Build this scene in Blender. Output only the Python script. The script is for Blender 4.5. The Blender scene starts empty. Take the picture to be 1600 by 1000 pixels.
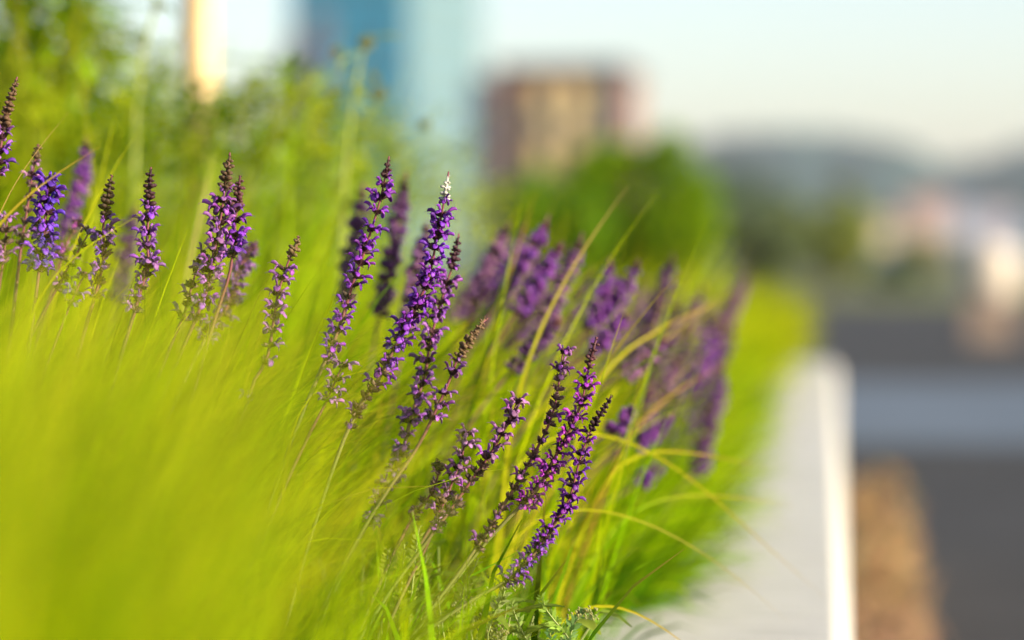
import bpy, math, random
import numpy as np
from mathutils import Vector, Matrix, Quaternion

random.seed(7)
rng = np.random.default_rng(7)
S = bpy.context.scene
COL = S.collection
PI = math.pi

# ------------------------------------------------------------------ camera
CAM_H = 0.36
YAW, PITCH = math.radians(7.54), math.radians(-1.516)
FPX = 3778.0
cam_d = bpy.data.cameras.new('camera')
cam = bpy.data.objects.new('camera', cam_d)
COL.objects.link(cam)
cam.location = (0, 0, CAM_H)
cam.rotation_euler = (PI / 2 + PITCH, 0, YAW)
cam_d.lens, cam_d.sensor_width = 85, 36
cam_d.clip_start, cam_d.clip_end = 0.05, 6000
cam_d.dof.use_dof = True
cam_d.dof.focus_distance = 1.77
cam_d.dof.aperture_fstop = 2.2
S.camera = cam
CF = Vector((-math.sin(YAW) * math.cos(PITCH), math.cos(YAW) * math.cos(PITCH), math.sin(PITCH)))
CR = Vector((math.cos(YAW), math.sin(YAW), 0))
CU = CR.cross(CF)

def P(px, py, d):
    """place seen at photo pixel (px, py), d metres away along the view"""
    return Vector((0, 0, CAM_H)) + d * (CF + CR * ((px - 800) / FPX) + CU * ((500 - py) / FPX))

# ------------------------------------------------------------------ sky, sun, exposure
SUN_AZ, SUN_EL = math.radians(112), math.radians(19)
w = bpy.data.worlds.new('World')
S.world = w
w.use_nodes = True
nt = w.node_tree
nt.nodes.clear()
sky = nt.nodes.new('ShaderNodeTexSky')
sky.sky_type = 'NISHITA'
sky.sun_disc = False
sky.sun_elevation, sky.sun_rotation = SUN_EL, SUN_AZ
sky.air_density, sky.dust_density, sky.ozone_density = 1.0, 2.2, 0.6
bg = nt.nodes.new('ShaderNodeBackground')
bg.inputs['Strength'].default_value = 0.118
wo = nt.nodes.new('ShaderNodeOutputWorld')
nt.links.new(sky.outputs[0], bg.inputs[0])
nt.links.new(bg.outputs[0], wo.inputs[0])
sl = bpy.data.lights.new('sun', 'SUN')
sl.energy, sl.angle, sl.color = 4.6, math.radians(0.5), (1.0, 0.90, 0.72)
so = bpy.data.objects.new('sun', sl)
COL.objects.link(so)
sd = Vector((math.sin(SUN_AZ) * math.cos(SUN_EL), math.cos(SUN_AZ) * math.cos(SUN_EL), math.sin(SUN_EL)))
so.rotation_euler = (-sd).to_track_quat('-Z', 'Y').to_euler()
so.location = (5, -3, 6)
S.view_settings.view_transform = 'Standard'
S.view_settings.look = 'None'
S.view_settings.gamma = 1
S.view_settings.use_curve_mapping = False
S.view_settings.exposure = 1.28
S.cycles.use_denoising = True
S.cycles.max_bounces = 8
S.cycles.diffuse_bounces = 4
S.cycles.transmission_bounces = 4
S.cycles.volume_bounces = 0
S.cycles.caustics_reflective = False
S.cycles.caustics_refractive = False

# ------------------------------------------------------------------ materials
MATS = {}
def mat(name, base=(0.5, 0.5, 0.5), rough=0.6, var=0.0, scale=20.0, trans=0.0, attr=None, objcol=False,
        rnd=0.0, bump=0.0, bscale=60.0, spec=0.3, base2=None, tcol=None, stretch=None):
    m = bpy.data.materials.new(name)
    m.use_nodes = True
    t = m.node_tree
    N, L = t.nodes, t.links
    b = N['Principled BSDF']
    b.inputs['Roughness'].default_value = rough
    b.inputs['Specular IOR Level'].default_value = spec
    out = N['Material Output']
    if attr:
        a = N.new('ShaderNodeAttribute'); a.attribute_name = attr; c = a.outputs['Color']
    elif objcol:
        a = N.new('ShaderNodeObjectInfo'); c = a.outputs['Color']
    else:
        a = N.new('ShaderNodeRGB'); a.outputs[0].default_value = (*base, 1); c = a.outputs[0]
    if var or base2 or bump:
        tc = N.new('ShaderNodeTexCoord'); src = tc.outputs['Object']
        if stretch:
            mp = N.new('ShaderNodeMapping'); mp.inputs['Scale'].default_value = stretch
            L.new(src, mp.inputs[0]); src = mp.outputs[0]
    if base2 or var:
        nz = N.new('ShaderNodeTexNoise'); nz.inputs['Scale'].default_value = scale
        nz.inputs['Detail'].default_value = 5; nz.inputs['Roughness'].default_value = 0.6
        L.new(src, nz.inputs['Vector'])
        if base2:
            rp = N.new('ShaderNodeMapRange')
            rp.inputs['From Min'].default_value = 0.38; rp.inputs['From Max'].default_value = 0.62
            L.new(nz.outputs['Fac'], rp.inputs['Value'])
            mx = N.new('ShaderNodeMix'); mx.data_type = 'RGBA'
            L.new(rp.outputs[0], mx.inputs['Factor']); L.new(c, mx.inputs[6])
            mx.inputs[7].default_value = (*base2, 1); c = mx.outputs[2]
        if var:
            mr = N.new('ShaderNodeMapRange')
            mr.inputs['From Min'].default_value = 0.3; mr.inputs['From Max'].default_value = 0.7
            mr.inputs['To Min'].default_value = 1 - var; mr.inputs['To Max'].default_value = 1 + var
            L.new(nz.outputs['Fac'], mr.inputs['Value'])
            hs = N.new('ShaderNodeHueSaturation')
            L.new(mr.outputs[0], hs.inputs['Value']); L.new(c, hs.inputs['Color']); c = hs.outputs[0]
    if rnd:
        oi = N.new('ShaderNodeObjectInfo')
        h2 = N.new('ShaderNodeHueSaturation')
        m1 = N.new('ShaderNodeMapRange'); m1.inputs['To Min'].default_value = 0.5 - 0.012 * rnd; m1.inputs['To Max'].default_value = 0.5 + 0.035 * rnd
        m2 = N.new('ShaderNodeMapRange'); m2.inputs['To Min'].default_value = 1 - 0.62 * rnd; m2.inputs['To Max'].default_value = 1 + 0.40 * rnd
        fr = N.new('ShaderNodeMath'); fr.operation = 'FRACT'
        mu = N.new('ShaderNodeMath'); mu.operation = 'MULTIPLY'; mu.inputs[1].default_value = 17.3
        L.new(oi.outputs['Random'], m1.inputs['Value']); L.new(oi.outputs['Random'], mu.inputs[0])
        L.new(mu.outputs[0], fr.inputs[0]); L.new(fr.outputs[0], m2.inputs['Value'])
        L.new(m1.outputs[0], h2.inputs['Hue']); L.new(m2.outputs[0], h2.inputs['Value'])
        L.new(c, h2.inputs['Color']); c = h2.outputs[0]
    L.new(c, b.inputs['Base Color'])
    if bump:
        nb = N.new('ShaderNodeTexNoise'); nb.inputs['Scale'].default_value = bscale; nb.inputs['Detail'].default_value = 6
        L.new(src, nb.inputs['Vector'])
        bp = N.new('ShaderNodeBump'); bp.inputs['Strength'].default_value = bump; bp.inputs['Distance'].default_value = 0.01
        L.new(nb.outputs['Fac'], bp.inputs['Height']); L.new(bp.outputs[0], b.inputs['Normal'])
    if trans:
        tr = N.new('ShaderNodeBsdfTranslucent')
        if tcol:
            mm = N.new('ShaderNodeMix'); mm.data_type = 'RGBA'; mm.blend_type = 'MULTIPLY'; mm.inputs['Factor'].default_value = 1
            mm.clamp_result = False
            L.new(c, mm.inputs[6]); mm.inputs[7].default_value = (*tcol, 1); L.new(mm.outputs[2], tr.inputs['Color'])
        else:
            L.new(c, tr.inputs['Color'])
        ms = N.new('ShaderNodeMixShader'); ms.inputs['Fac'].default_value = trans
        L.new(b.outputs[0], ms.inputs[1]); L.new(tr.outputs[0], ms.inputs[2]); L.new(ms.outputs[0], out.inputs['Surface'])
    MATS[name] = m
    return m

mat('grass_blade', attr='Col', rough=0.8, trans=0.5, spec=0.0)
mat('leaf', attr='Col', rough=0.6, trans=0.45, spec=0.12)
mat('petal', objcol=True, rough=0.5, trans=0.35, var=0.25, scale=300, spec=0.3, rnd=0.8)
mat('calyx', (0.055, 0.018, 0.028), rough=0.6, trans=0.12, var=0.3, scale=400, rnd=1.0, spec=0.25)
mat('spent_calyx', (0.15, 0.085, 0.07), rough=0.75, trans=0.15, var=0.35, scale=400, rnd=1.2, base2=(0.10, 0.05, 0.07), spec=0.2)
mat('white_bud', (0.33, 0.32, 0.29), rough=0.9, var=0.2, scale=500)
mat('olive_bud', (0.085, 0.045, 0.022), rough=0.7, var=0.3, scale=400, rnd=0.8)
mat('blur_flower', attr='Col', rough=0.6, trans=0.3)
mat('stem', attr='Col', rough=0.55, spec=0.3)
mat('soil', (0.05, 0.035, 0.02), rough=0.95, var=0.4, scale=30, bump=0.8, bscale=40)
mat('coping_stone', (0.475, 0.46, 0.45), rough=0.8, var=0.34, scale=11, bump=0.4, bscale=120, stretch=(1.0, 5.0, 1.0), base2=(0.39, 0.385, 0.38))
mat('chamfer_stone', (0.37, 0.36, 0.33), rough=0.7, var=0.03, scale=30, bump=0.15, bscale=100)
mat('wall_stone', (0.34, 0.32, 0.29), rough=0.85, var=0.12, scale=8, bump=0.3)
mat('asphalt', (0.025, 0.024, 0.026), rough=0.9, var=0.25, scale=2.0, bump=0.6, bscale=90)
mat('pale_paving', (0.085, 0.105, 0.135), rough=0.7, var=0.12, scale=1.0, bump=0.3)
mat('verge', (0.09, 0.10, 0.02), rough=0.95, var=0.4, scale=1.5)
mat('ground', (0.07, 0.075, 0.05), rough=0.95, var=0.3, scale=0.05)
mat('hill_forest', (0.022, 0.052, 0.052), rough=0.95, var=0.4, scale=0.03)
mat('timber', (0.60, 0.42, 0.24), rough=0.65, var=0.18, scale=14, bump=0.25, bscale=40, stretch=(6, 6, 0.6))
mat('blue_glass', (0.08, 0.52, 0.70), rough=0.35, var=0.15, scale=0.1, spec=0.4)
mat('mint_cladding', (0.095, 0.165, 0.185), rough=0.4, var=0.1, scale=0.1, spec=0.5)
mat('metal_mullion', (0.12, 0.25, 0.34), rough=0.4, spec=0.5)
mat('dark_cladding', (0.045, 0.055, 0.085), rough=0.5)
mat('brick', (0.22, 0.125, 0.085), rough=0.9, var=0.2, scale=1.5, base2=(0.18, 0.10, 0.075))
mat('cream_render', (0.56, 0.42, 0.20), rough=0.85, var=0.1, scale=0.8)
mat('dark_window', (0.04, 0.05, 0.06), rough=0.15, spec=0.6)
mat('dark_roof', (0.06, 0.055, 0.06), rough=0.8, var=0.2, scale=1)
mat('house_wall', objcol=True, rough=0.85, var=0.08, scale=0.3)
mat('pillar_stone', (0.42, 0.37, 0.31), rough=0.8, var=0.1, scale=4)
mat('plinth_stone', (0.20, 0.15, 0.12), rough=0.85, var=0.15, scale=4)
mat('pink_stone', (0.30, 0.24, 0.22), rough=0.85, var=0.1, scale=3)
mat('bark', (0.10, 0.075, 0.05), rough=0.9, var=0.3, scale=10)

# ------------------------------------------------------------------ mesh helpers
class MB:
    def __init__(s):
        s.v, s.f, s.m, s.c = [], [], [], []
        s.mats = []
    def mi(s, name):
        if name not in s.mats: s.mats.append(name)
        return s.mats.index(name)
    def add(s, vs, fs, m, col=None):
        o = len(s.v); k = s.mi(m)
        s.v.extend([tuple(x) for x in vs])
        s.f.extend([tuple(i + o for i in f) for f in fs])
        s.m.extend([k] * len(fs))
        if col is None: col = (0.5, 0.5, 0.5)
        if isinstance(col, list): s.c.extend(col)
        else: s.c.extend([col] * len(vs))
    def box(s, x0, x1, y0, y1, z0, z1, m, col=None):
        vs = [(x, y, z) for z in (z0, z1) for y in (y0, y1) for x in (x0, x1)]
        s.add(vs, [(0, 2, 3, 1), (4, 5, 7, 6), (0, 1, 5, 4), (2, 6, 7, 3), (0, 4, 6, 2), (1, 3, 7, 5)], m, col)
    def tube(s, pts, rad, m, n=6, cols=None, flat=1.0, cap=True):
        pts = [Vector(p) for p in pts]
        vs, fs, cc = [], [], []
        ref = Vector((0.31, -0.9, 0.2)).normalized()
        for i, p in enumerate(pts):
            t = (pts[min(i + 1, len(pts) - 1)] - pts[max(i - 1, 0)]).normalized()
            a = t.cross(ref).normalized(); b = t.cross(a)
            for k in range(n):
                an = 2 * PI * k / n
                vs.append(p + (a * math.cos(an) + b * math.sin(an) * flat) * rad[i])
                if cols: cc.append(cols[i])
        for i in range(len(pts) - 1):
            for k in range(n):
                k2 = (k + 1) % n
                fs.append((i * n + k, i * n + k2, (i + 1) * n + k2, (i + 1) * n + k))
        if cap:
            fs.append(tuple(range(n))[::-1]); fs.append(tuple((len(pts) - 1) * n + k for k in range(n)))
        s.add(vs, fs, m, cc if cols else None)
    def mesh(s, name, smooth=True):
        me = bpy.data.meshes.new(name)
        me.from_pydata(s.v, [], s.f)
        for n_ in s.mats: me.materials.append(MATS[n_])
        me.polygons.foreach_set('material_index', s.m)
        if smooth: me.polygons.foreach_set('use_smooth', [True] * len(s.f))
        ca = me.color_attributes.new('Col', 'FLOAT_COLOR', 'POINT')
        a = np.ones((len(s.v), 4), np.float32); a[:, :3] = np.array(s.c, np.float32).reshape(-1, 3)
        ca.data.foreach_set('color', a.ravel())
        me.update()
        return me
    def build(s, name, parent=None, smooth=True):
        return link(name, s.mesh(name, smooth), parent)

def link(name, me, parent=None):
    o = bpy.data.objects.new(name, me)
    COL.objects.link(o)
    if parent is not None: o.parent = parent
    return o
def tag(o, label=None, cat=None, group=None, kind=None):
    if label: o['label'] = label
    if cat: o['category'] = cat
    if group: o['group'] = group
    if kind: o['kind'] = kind
    return o
def empty(name, loc, label, cat, group=None):
    o = bpy.data.objects.new(name, None); COL.objects.link(o)
    o.location = loc; o.empty_display_size = 0.05
    return tag(o, label, cat, group)
def copy_tree(o, parent=None):
    c = o.copy(); COL.objects.link(c)
    if parent is not None: c.parent = parent
    for ch in o.children: copy_tree(ch, c)
    return c

# ------------------------------------------------------------------ setting: planter, coping, road, far ground
def sheet(name, x0, x1, y0, y1, z, m, nx=1, ny=1, amp=0.0):
    b = MB(); vs = []; fs = []
    for j in range(ny + 1):
        for i in range(nx + 1):
            vs.append((x0 + (x1 - x0) * i / nx, y0 + (y1 - y0) * j / ny, z + (random.uniform(-amp, amp) if amp else 0)))
    for j in range(ny):
        for i in range(nx):
            a = j * (nx + 1) + i; fs.append((a, a + 1, a + nx + 2, a + nx + 1))
    b.add(vs, fs, m)
    return tag(b.build(name), kind='structure')

WALL_END = 7.95
GZ = -0.6
sheet('ground', -3000, 3000, -300, 4000, GZ - 0.05, 'ground')
tag_soil = sheet('planter_soil', -9, -0.19, -1.0, WALL_END - 0.2, -0.045, 'soil', 60, 60, 0.012)
# road level to the right, bands running away from the wall
sheet('asphalt_path', 0.012, 60, -2, 12.4, GZ, 'asphalt', 4, 4)
sheet('pale_pavement', 0.012, 60, 12.4, 18.6, GZ + 0.004, 'pale_paving', 4, 4)
sheet('asphalt_road', -60, 60, 18.6, 50, GZ, 'asphalt', 4, 4)
sheet('grass_verge', -80, 80, 50, 75, GZ + 0.01, 'verge', 20, 10, 0.05)

# low wall that carries the coping stones; each stone is a part with a bright chamfered arris
wb = MB(); wb.box(-0.235, 0.008, -1.0, WALL_END, GZ - 0.05, -0.062, 'wall_stone')
wall = wb.build('planter_wall', smooth=False)
tag(wall, 'low pale stone planter wall running away beside the grass', 'wall')
def coping_mesh(L, seed):
    r = random.Random(seed)
    b = MB()
    x0, xa, x1 = -0.25, 0.002, 0.0215
    prof = [(x0, -0.06), (x0, -0.003), (x0 + 0.004, 0.0), (xa - 0.003, 0.0), (xa, -0.0015), (x1 - 0.001, -0.028), (x1, -0.031), (x1, -0.06)]
    for k in range(len(prof) - 1):
        (ax, az), (bx_, bz) = prof[k], prof[k + 1]
        m = 'chamfer_stone' if k >= 3 and k < 6 else 'coping_stone'
        b.add([(ax, 0, az), (bx_, 0, bz), (bx_, L, bz), (ax, L, az)], [(0, 3, 2, 1)], m)
    n = len(prof)
    b.add([(x, 0, z) for x, z in prof], [tuple(range(n))], 'coping_stone')
    b.add([(x, L, z) for x, z in prof], [tuple(range(n))[::-1]], 'coping_stone')
    return b.mesh('coping_stone', False)
cm = coping_mesh(0.896, 1)
y = -0.72
while y < WALL_END - 0.3:
    o = link('coping_stone', cm, wall)
    o.location = (random.uniform(-0.001, 0.001), y, random.uniform(-0.0008, 0.0008))
    y += 0.9

# ------------------------------------------------------------------ grass
def grass(name, n, sampler, Lr, th0, th1, az0, azs, wid, pal, segs=9, tipcol=(0.42, 0.30, 0.04), curl=1.6, zb=-0.05, xmax=-0.07, thin=None, bvar=.38, proj=None):
    xy = sampler(n)
    n = len(xy)
    L = rng.uniform(Lr[0], Lr[1], n)
    t0 = rng.normal(th0[0], th0[1], n)
    t1 = np.clip(rng.normal(th1[0], th1[1], n), 0.1, 2.6)
    az = rng.normal(az0, azs, n)
    wd = rng.uniform(wid[0], wid[1], n)
    s = np.linspace(0, 1, segs + 1)
    th = t0[:, None] + t1[:, None] * s[None] ** curl
    ds = (L / segs)[:, None]
    hx = np.concatenate([np.zeros((n, 1)), np.cumsum(np.sin(th[:, :-1]) * ds, 1)], 1)
    hz = np.concatenate([np.zeros((n, 1)), np.cumsum(np.cos(th[:, :-1]) * ds, 1)], 1)
    daz = rng.normal(0, 0.35, n)[:, None] * s[None]
    A = az[:, None] + daz
    cx = xy[:, 0:1] + hx * np.cos(A); cy = xy[:, 1:2] + hx * np.sin(A); cz = zb + hz
    tw = rng.uniform(-0.9, 0.9, n)[:, None] + rng.normal(0, 0.6, n)[:, None] * s[None]
    sx, sy = -np.sin(A) * np.cos(tw), np.cos(A) * np.cos(tw)
    sz = np.sin(tw)
    W = wd[:, None] * 0.5 * np.clip(1.0 - s[None] ** 2.2, 0.05, 1) * (0.65 + 0.35 * np.minimum(1, s[None] * 4))
    V = np.empty((n, segs + 1, 2, 3), np.float32)
    for q, sg in enumerate((-1, 1)):
        V[:, :, q, 0] = cx + sg * sx * W; V[:, :, q, 1] = cy + sg * sy * W; V[:, :, q, 2] = np.maximum(cz + sg * sz * W, 0.004 if False else -1)
    keep = (cx.max(1) < xmax)
    if proj: keep &= (cx / cy).max(1) < rng.uniform(proj[0], proj[1], n)   # near tufts stay short of the flower clump
    if thin is not None: keep &= ~((xy[:, 1] < thin[1]) & (xy[:, 0] > thin[0] * xy[:, 1]) & (rng.uniform(0, 1, n) < thin[2]))
    V, xy, n = V[keep], xy[keep], int(keep.sum())
    # blades that hang over the coping rest on it instead of cutting it
    over = (V[..., 0] > -0.25) & (V[..., 0] < 0.03) & (V[..., 2] < 0.004) & (s[None, :, None] > 0.3)
    V[..., 2][over] = 0.004
    idx = (np.arange(n)[:, None] * (segs + 1) + np.arange(segs)[None]) * 2
    F = np.stack([idx, idx + 1, idx + 3, idx + 2], -1).reshape(-1, 4)
    me = bpy.data.meshes.new(name)
    nv, nf = n * (segs + 1) * 2, len(F)
    me.vertices.add(nv); me.vertices.foreach_set('co', V.ravel())
    me.loops.add(nf * 4); me.polygons.add(nf)
    me.loops.foreach_set('vertex_index', F.ravel().astype(np.int32))
    me.polygons.foreach_set('loop_start', np.arange(nf, dtype=np.int32) * 4)
    me.polygons.foreach_set('use_smooth', np.ones(nf, bool))
    me.update(calc_edges=True)
    pal = np.array(pal, np.float32)
    X_, Y_ = xy[:, 0], xy[:, 1]
    k_ = 0.5 + 0.28 * np.sin(X_ * 41 + 1.7 * np.sin(Y_ * 19)) + 0.22 * np.sin(Y_ * 33 + 2.1 * np.sin(X_ * 27 + 1)) + rng.normal(0, 0.17, n)
    order = np.argsort(pal[:, 0] / pal[:, 1])
    pi_ = np.clip((k_ * len(pal)).astype(int), 0, len(pal) - 1)
    c = (pal * np.array([0.90, 1.04, 1.0]))[order[pi_]] * (0.40 + 0.88 * np.clip(k_, 0, 1))[:, None] * rng.uniform(1 - bvar, 1.05 + bvar, (n, 1))
    tipw = (np.clip(s[None] - 0.72, 0, 1) / 0.28)[:, :, None] * rng.uniform(0, 1, (n, 1, 1)) ** 2
    cc = c[:, None, :] * (1 - tipw) + np.array(tipcol)[None, None] * tipw
    full = np.ones((n, segs + 1, 2, 4), np.float32)
    full[..., :3] = cc[:, :, None, :]
    ca = me.color_attributes.new('Col', 'FLOAT_COLOR', 'POINT')
    ca.data.foreach_set('color', full.ravel())
    me.materials.append(MATS['grass_blade'])
    me.validate()
    o = link(name, me)
    return o

def wedge(y0, y1, xl, xr, per=45, sp=0.028, density=None):
    """tufts scattered in the planter between distances y0 and y1"""
    def f(n):
        out = []
        while sum(len(a) for a in out) < n:
            yy = rng.uniform(y0, y1) if density is None else y0 + (y1 - y0) * rng.uniform() ** density
            x0_, x1_ = xl(yy), xr(yy)
            if x1_ <= x0_: continue
            xx = rng.uniform(x0_, x1_)
            out.append(rng.normal([xx, yy], sp, (per, 2)))
        a = np.concatenate(out)[:n]
        return a[a[:, 0] < -0.215]
    return f

GR = [(0.36, 0.46, 0.002), (0.44, 0.50, 0.002), (0.25, 0.42, 0.002), (0.50, 0.51, 0.002), (0.15, 0.32, 0.002)]
GM = [(0.38, 0.50, 0.003), (0.26, 0.43, 0.003), (0.10, 0.27, 0.004), (0.52, 0.53, 0.004), (0.55, 0.40, 0.02), (0.42, 0.50, 0.004)]
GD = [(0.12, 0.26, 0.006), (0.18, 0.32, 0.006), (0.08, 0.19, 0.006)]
left = lambda k, e: (lambda yy: -0.344 * yy - e)

g = grass('foreground_grass', 6500, wedge(0.62, 1.52, left(0, 0.25), lambda yy: min(-0.225, -0.335 * yy + 0.02 * (1.5 - yy)), per=25, sp=.02, density=.8),
          (0.32, 0.445), (0.15, 0.14), (0.85, 0.35), 0.05, 0.5, (0.0028, 0.0058), GR + [(0.60, 0.50, 0.01)], bvar=.55, proj=(-.245, -.13))
tag(g, 'soft yellow green ornamental grass arching over the near end of the planter', 'grass', kind='stuff')
g = grass('veil_grass', 620, wedge(1.0, 1.56, lambda yy: -0.31 * yy, lambda yy: -0.19 * yy - .01, per=10),
          (0.24, 0.345), (0.25, 0.14), (0.95, 0.35), 0.05, 0.6, (0.0024, 0.0044), GR, proj=(-.20, -.07))
tag(g, 'thin scattered blades just in front of the middle flower spikes', 'grass', kind='stuff')
g = grass('middle_grass', 1300, wedge(1.6, 1.95, left(0, 0.25), lambda yy: -0.275 * yy),
          (0.30, 0.46), (0.10, 0.14), (0.9, 0.35), 0.05, 0.7, (0.0018, 0.0040), GR)
tag(g, 'fine green grass blades among the left hand purple spikes', 'grass', kind='stuff')
g = grass('tufted_grass', 4200, wedge(1.98, 3.0, left(0, 0.35), lambda yy: -0.225, per=40, sp=.02),
          (0.30, 0.50), (0.30, 0.14), (0.75, 0.35), 0.0, 0.38, (0.0030, 0.0058), GM, segs=10, thin=(-0.115, 2.6, .65))
tag(g, 'broad soft grass blades behind the sharp flower spikes', 'grass', kind='stuff')
g = grass('fringe_grass', 5000, wedge(2.42, 4.4, lambda yy: -0.36 - .02 * yy, lambda yy: -0.222, per=20, sp=.02, density=1.3),
          (0.22, 0.38), (0.50, 0.2), (0.95, 0.35), -0.05, 0.5, (0.0020, 0.0038), GM[:3] + [(0.40, 0.50, 0.004)], segs=10, xmax=-.04)
tag(g, 'fringe of fine long blades sweeping over the inner coping edge', 'grass', kind='stuff')
g = grass('rear_grass', 12000, wedge(2.8, 7.8, left(0, 0.6), lambda yy: -0.222, sp=0.05, density=1.0),
          (0.25, 0.42), (0.10, 0.16), (1.0, 0.35), 0.0, 0.9, (0.0040, 0.008), GR, segs=7, thin=(-0.3, 3.4, .3))
tag(g, 'bright yellow green grass filling the far planter up to its end', 'grass', kind='stuff')
g = grass('edge_grass', 6000, wedge(4.9, 7.9, lambda yy: -0.45, lambda yy: -0.222, sp=0.05, density=0.8),
          (0.24, 0.40), (0.35, 0.18), (1.1, 0.35), 0.0, 0.6, (0.004, 0.008), [(0.50, 0.50, 0.004), (0.42, 0.45, 0.004)], segs=7, xmax=-.01)
tag(g, 'sunlit yellow grass along the far coping edge', 'grass', kind='stuff')
g = grass('tall_grass', 5500, wedge(2.4, 5.0, left(0, 0.4), lambda yy: -0.20 * yy - .05, sp=0.04, density=1.0, per=25),
          (0.42, 0.70), (0.15, 0.12), (0.65, 0.35), 0.0, 0.7, (0.0030, 0.0065), [(0.26, 0.40, 0.004), (0.13, 0.27, 0.004), (0.42, 0.50, 0.005), (0.54, 0.50, 0.02), (0.17, 0.31, 0.004)], segs=8, bvar=.45)
tag(g, 'taller upright green grass behind the flowers at the left', 'grass', kind='stuff')
g = grass('corner_grass', 1800, wedge(2.4, 4.2, left(0, 0.3), lambda yy: -0.335 * yy, sp=0.05, density=1.0),
          (0.56, 0.80), (0.02, 0.12), (0.5, 0.3), 0.1, 1.0, (0.0045, 0.009), [(0.22, 0.36, 0.004), (0.14, 0.28, 0.004), (0.36, 0.42, 0.004), (0.50, 0.46, 0.03)], segs=8)
tag(g, 'tallest upright grass at the far left, reaching the sky', 'grass', kind='stuff')
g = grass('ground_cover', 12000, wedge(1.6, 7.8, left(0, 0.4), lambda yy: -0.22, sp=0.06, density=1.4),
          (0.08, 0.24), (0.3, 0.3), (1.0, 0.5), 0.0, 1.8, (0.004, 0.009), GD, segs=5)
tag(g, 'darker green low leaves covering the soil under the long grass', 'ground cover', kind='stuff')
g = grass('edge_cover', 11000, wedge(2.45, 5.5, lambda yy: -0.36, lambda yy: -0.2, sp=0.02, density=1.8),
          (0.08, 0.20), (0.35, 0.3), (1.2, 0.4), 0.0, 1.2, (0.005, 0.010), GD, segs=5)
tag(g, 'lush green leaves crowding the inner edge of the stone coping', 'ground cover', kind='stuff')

# ------------------------------------------------------------------ salvia spikes
PUR = (0.20, 0.028, 0.36); VIO = (0.14, 0.03, 0.38); MAG = (0.30, 0.03, 0.32); LIL = (0.30, 0.13, 0.36); PNK = (0.36, 0.17, 0.32)
def lobe(b, c, d, up, L, W, T, m, n=6):
    """petal lobe: flattened tapered body from c along d"""
    d = Vector(d).normalized(); up = Vector(up); side = d.cross(up).normalized(); up = side.cross(d)
    vs, fs = [], []
    prof = [(0, .35), (.3, .8), (.65, 1.0), (.9, .6), (1.0, .15)]
    for t, r in prof:
        for k in range(n):
            a = 2 * PI * k / n
            vs.append(Vector(c) + d * (L * t) + side * (W * r * math.cos(a)) + up * (T * r * math.sin(a)) - up * (0.25 * L * t * t))
    for i in range(len(prof) - 1):
        for k in range(n):
            k2 = (k + 1) % n; fs.append((i * n + k, i * n + k2, (i + 1) * n + k2, (i + 1) * n + k))
    fs.append(tuple((len(prof) - 1) * n + k for k in range(n)))
    b.add(vs, fs, m)
def add_calyx(b, m, L=0.0048, up=0.8, R=0.0014, org=(0, 0, 0), az=0.0):
    ca, sa = math.cos(az), math.sin(az)
    d = Vector((ca, sa, up)).normalized(); o = Vector(org)
    p = [o + d * (L * t) for t in (0, .3, .7, .93)]
    b.tube(p, [R * .45, R * .85, R * 1.0, R * .9], m, 6, cap=False)
    for k in range(4):   # teeth
        a = 2 * PI * k / 4 + .4
        s1 = d.cross(Vector((0, 0, 1))).normalized(); s2 = d.cross(s1)
        n0 = s1 * math.cos(a) + s2 * math.sin(a)
        tg = -s1 * math.sin(a) + s2 * math.cos(a)
        q = p[3]
        b.add([q + n0 * R * .85 + tg * R * .5, q + n0 * R * .85 - tg * R * .5, q + n0 * R * 1.15 + d * L * .3], [(0, 1, 2)], m)
    return o + d * L * .9, d
def floret_mesh(seed, spent=False, closed=False):
    r = random.Random(seed); b = MB()
    e, d = add_calyx(b, 'spent_calyx' if spent else 'calyx', L=r.uniform(.0046, .0060), up=r.uniform(.5, 1.1), R=.0017)
    if not closed:
        # tube, hooded upper lip, three lobed lower lip, thread-like style
        p1 = e + d * 0.0015 + Vector((0.0006, 0, 0))
        b.tube([e - d * .001, p1], [0.0009, 0.0012], 'petal', 6, cap=False)
        h = r.uniform(.0042, .0058)
        hook = [p1, p1 + Vector((.0012, 0, .0016)), p1 + Vector((.0026, 0, .0028)), p1 + Vector((h * .9, 0, .0032)), p1 + Vector((h * 1.15, 0, .0024))]
        b.tube(hook, [.0010, .0012, .0014, .0012, .0003], 'petal', 6, flat=.6)
        dn = r.uniform(-.9, -.4)
        lobe(b, p1, (1, 0, dn), (0, 0, 1), r.uniform(.0044, .0058), .0024, .0004, 'petal')
        for sgn in (-1, 1):
            lobe(b, p1, (.55, sgn * .9, dn * .4), (0, 0, 1), .0032, .0013, .0005, 'petal', 5)
        tip = hook[-1]
        b.tube([tip - Vector((.001, 0, 0)), tip + Vector((.0012, 0, .0004)), tip + Vector((.0026, 0, -.0002))], [.00012] * 3, 'petal', 3, cap=False)
    return b.mesh('floret')
FL = [floret_mesh(i) for i in range(5)]
FLS = [floret_mesh(20 + i, spent=True, closed=True) for i in range(3)]
FLH = [floret_mesh(40 + i, spent=True) for i in range(2)]
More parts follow.
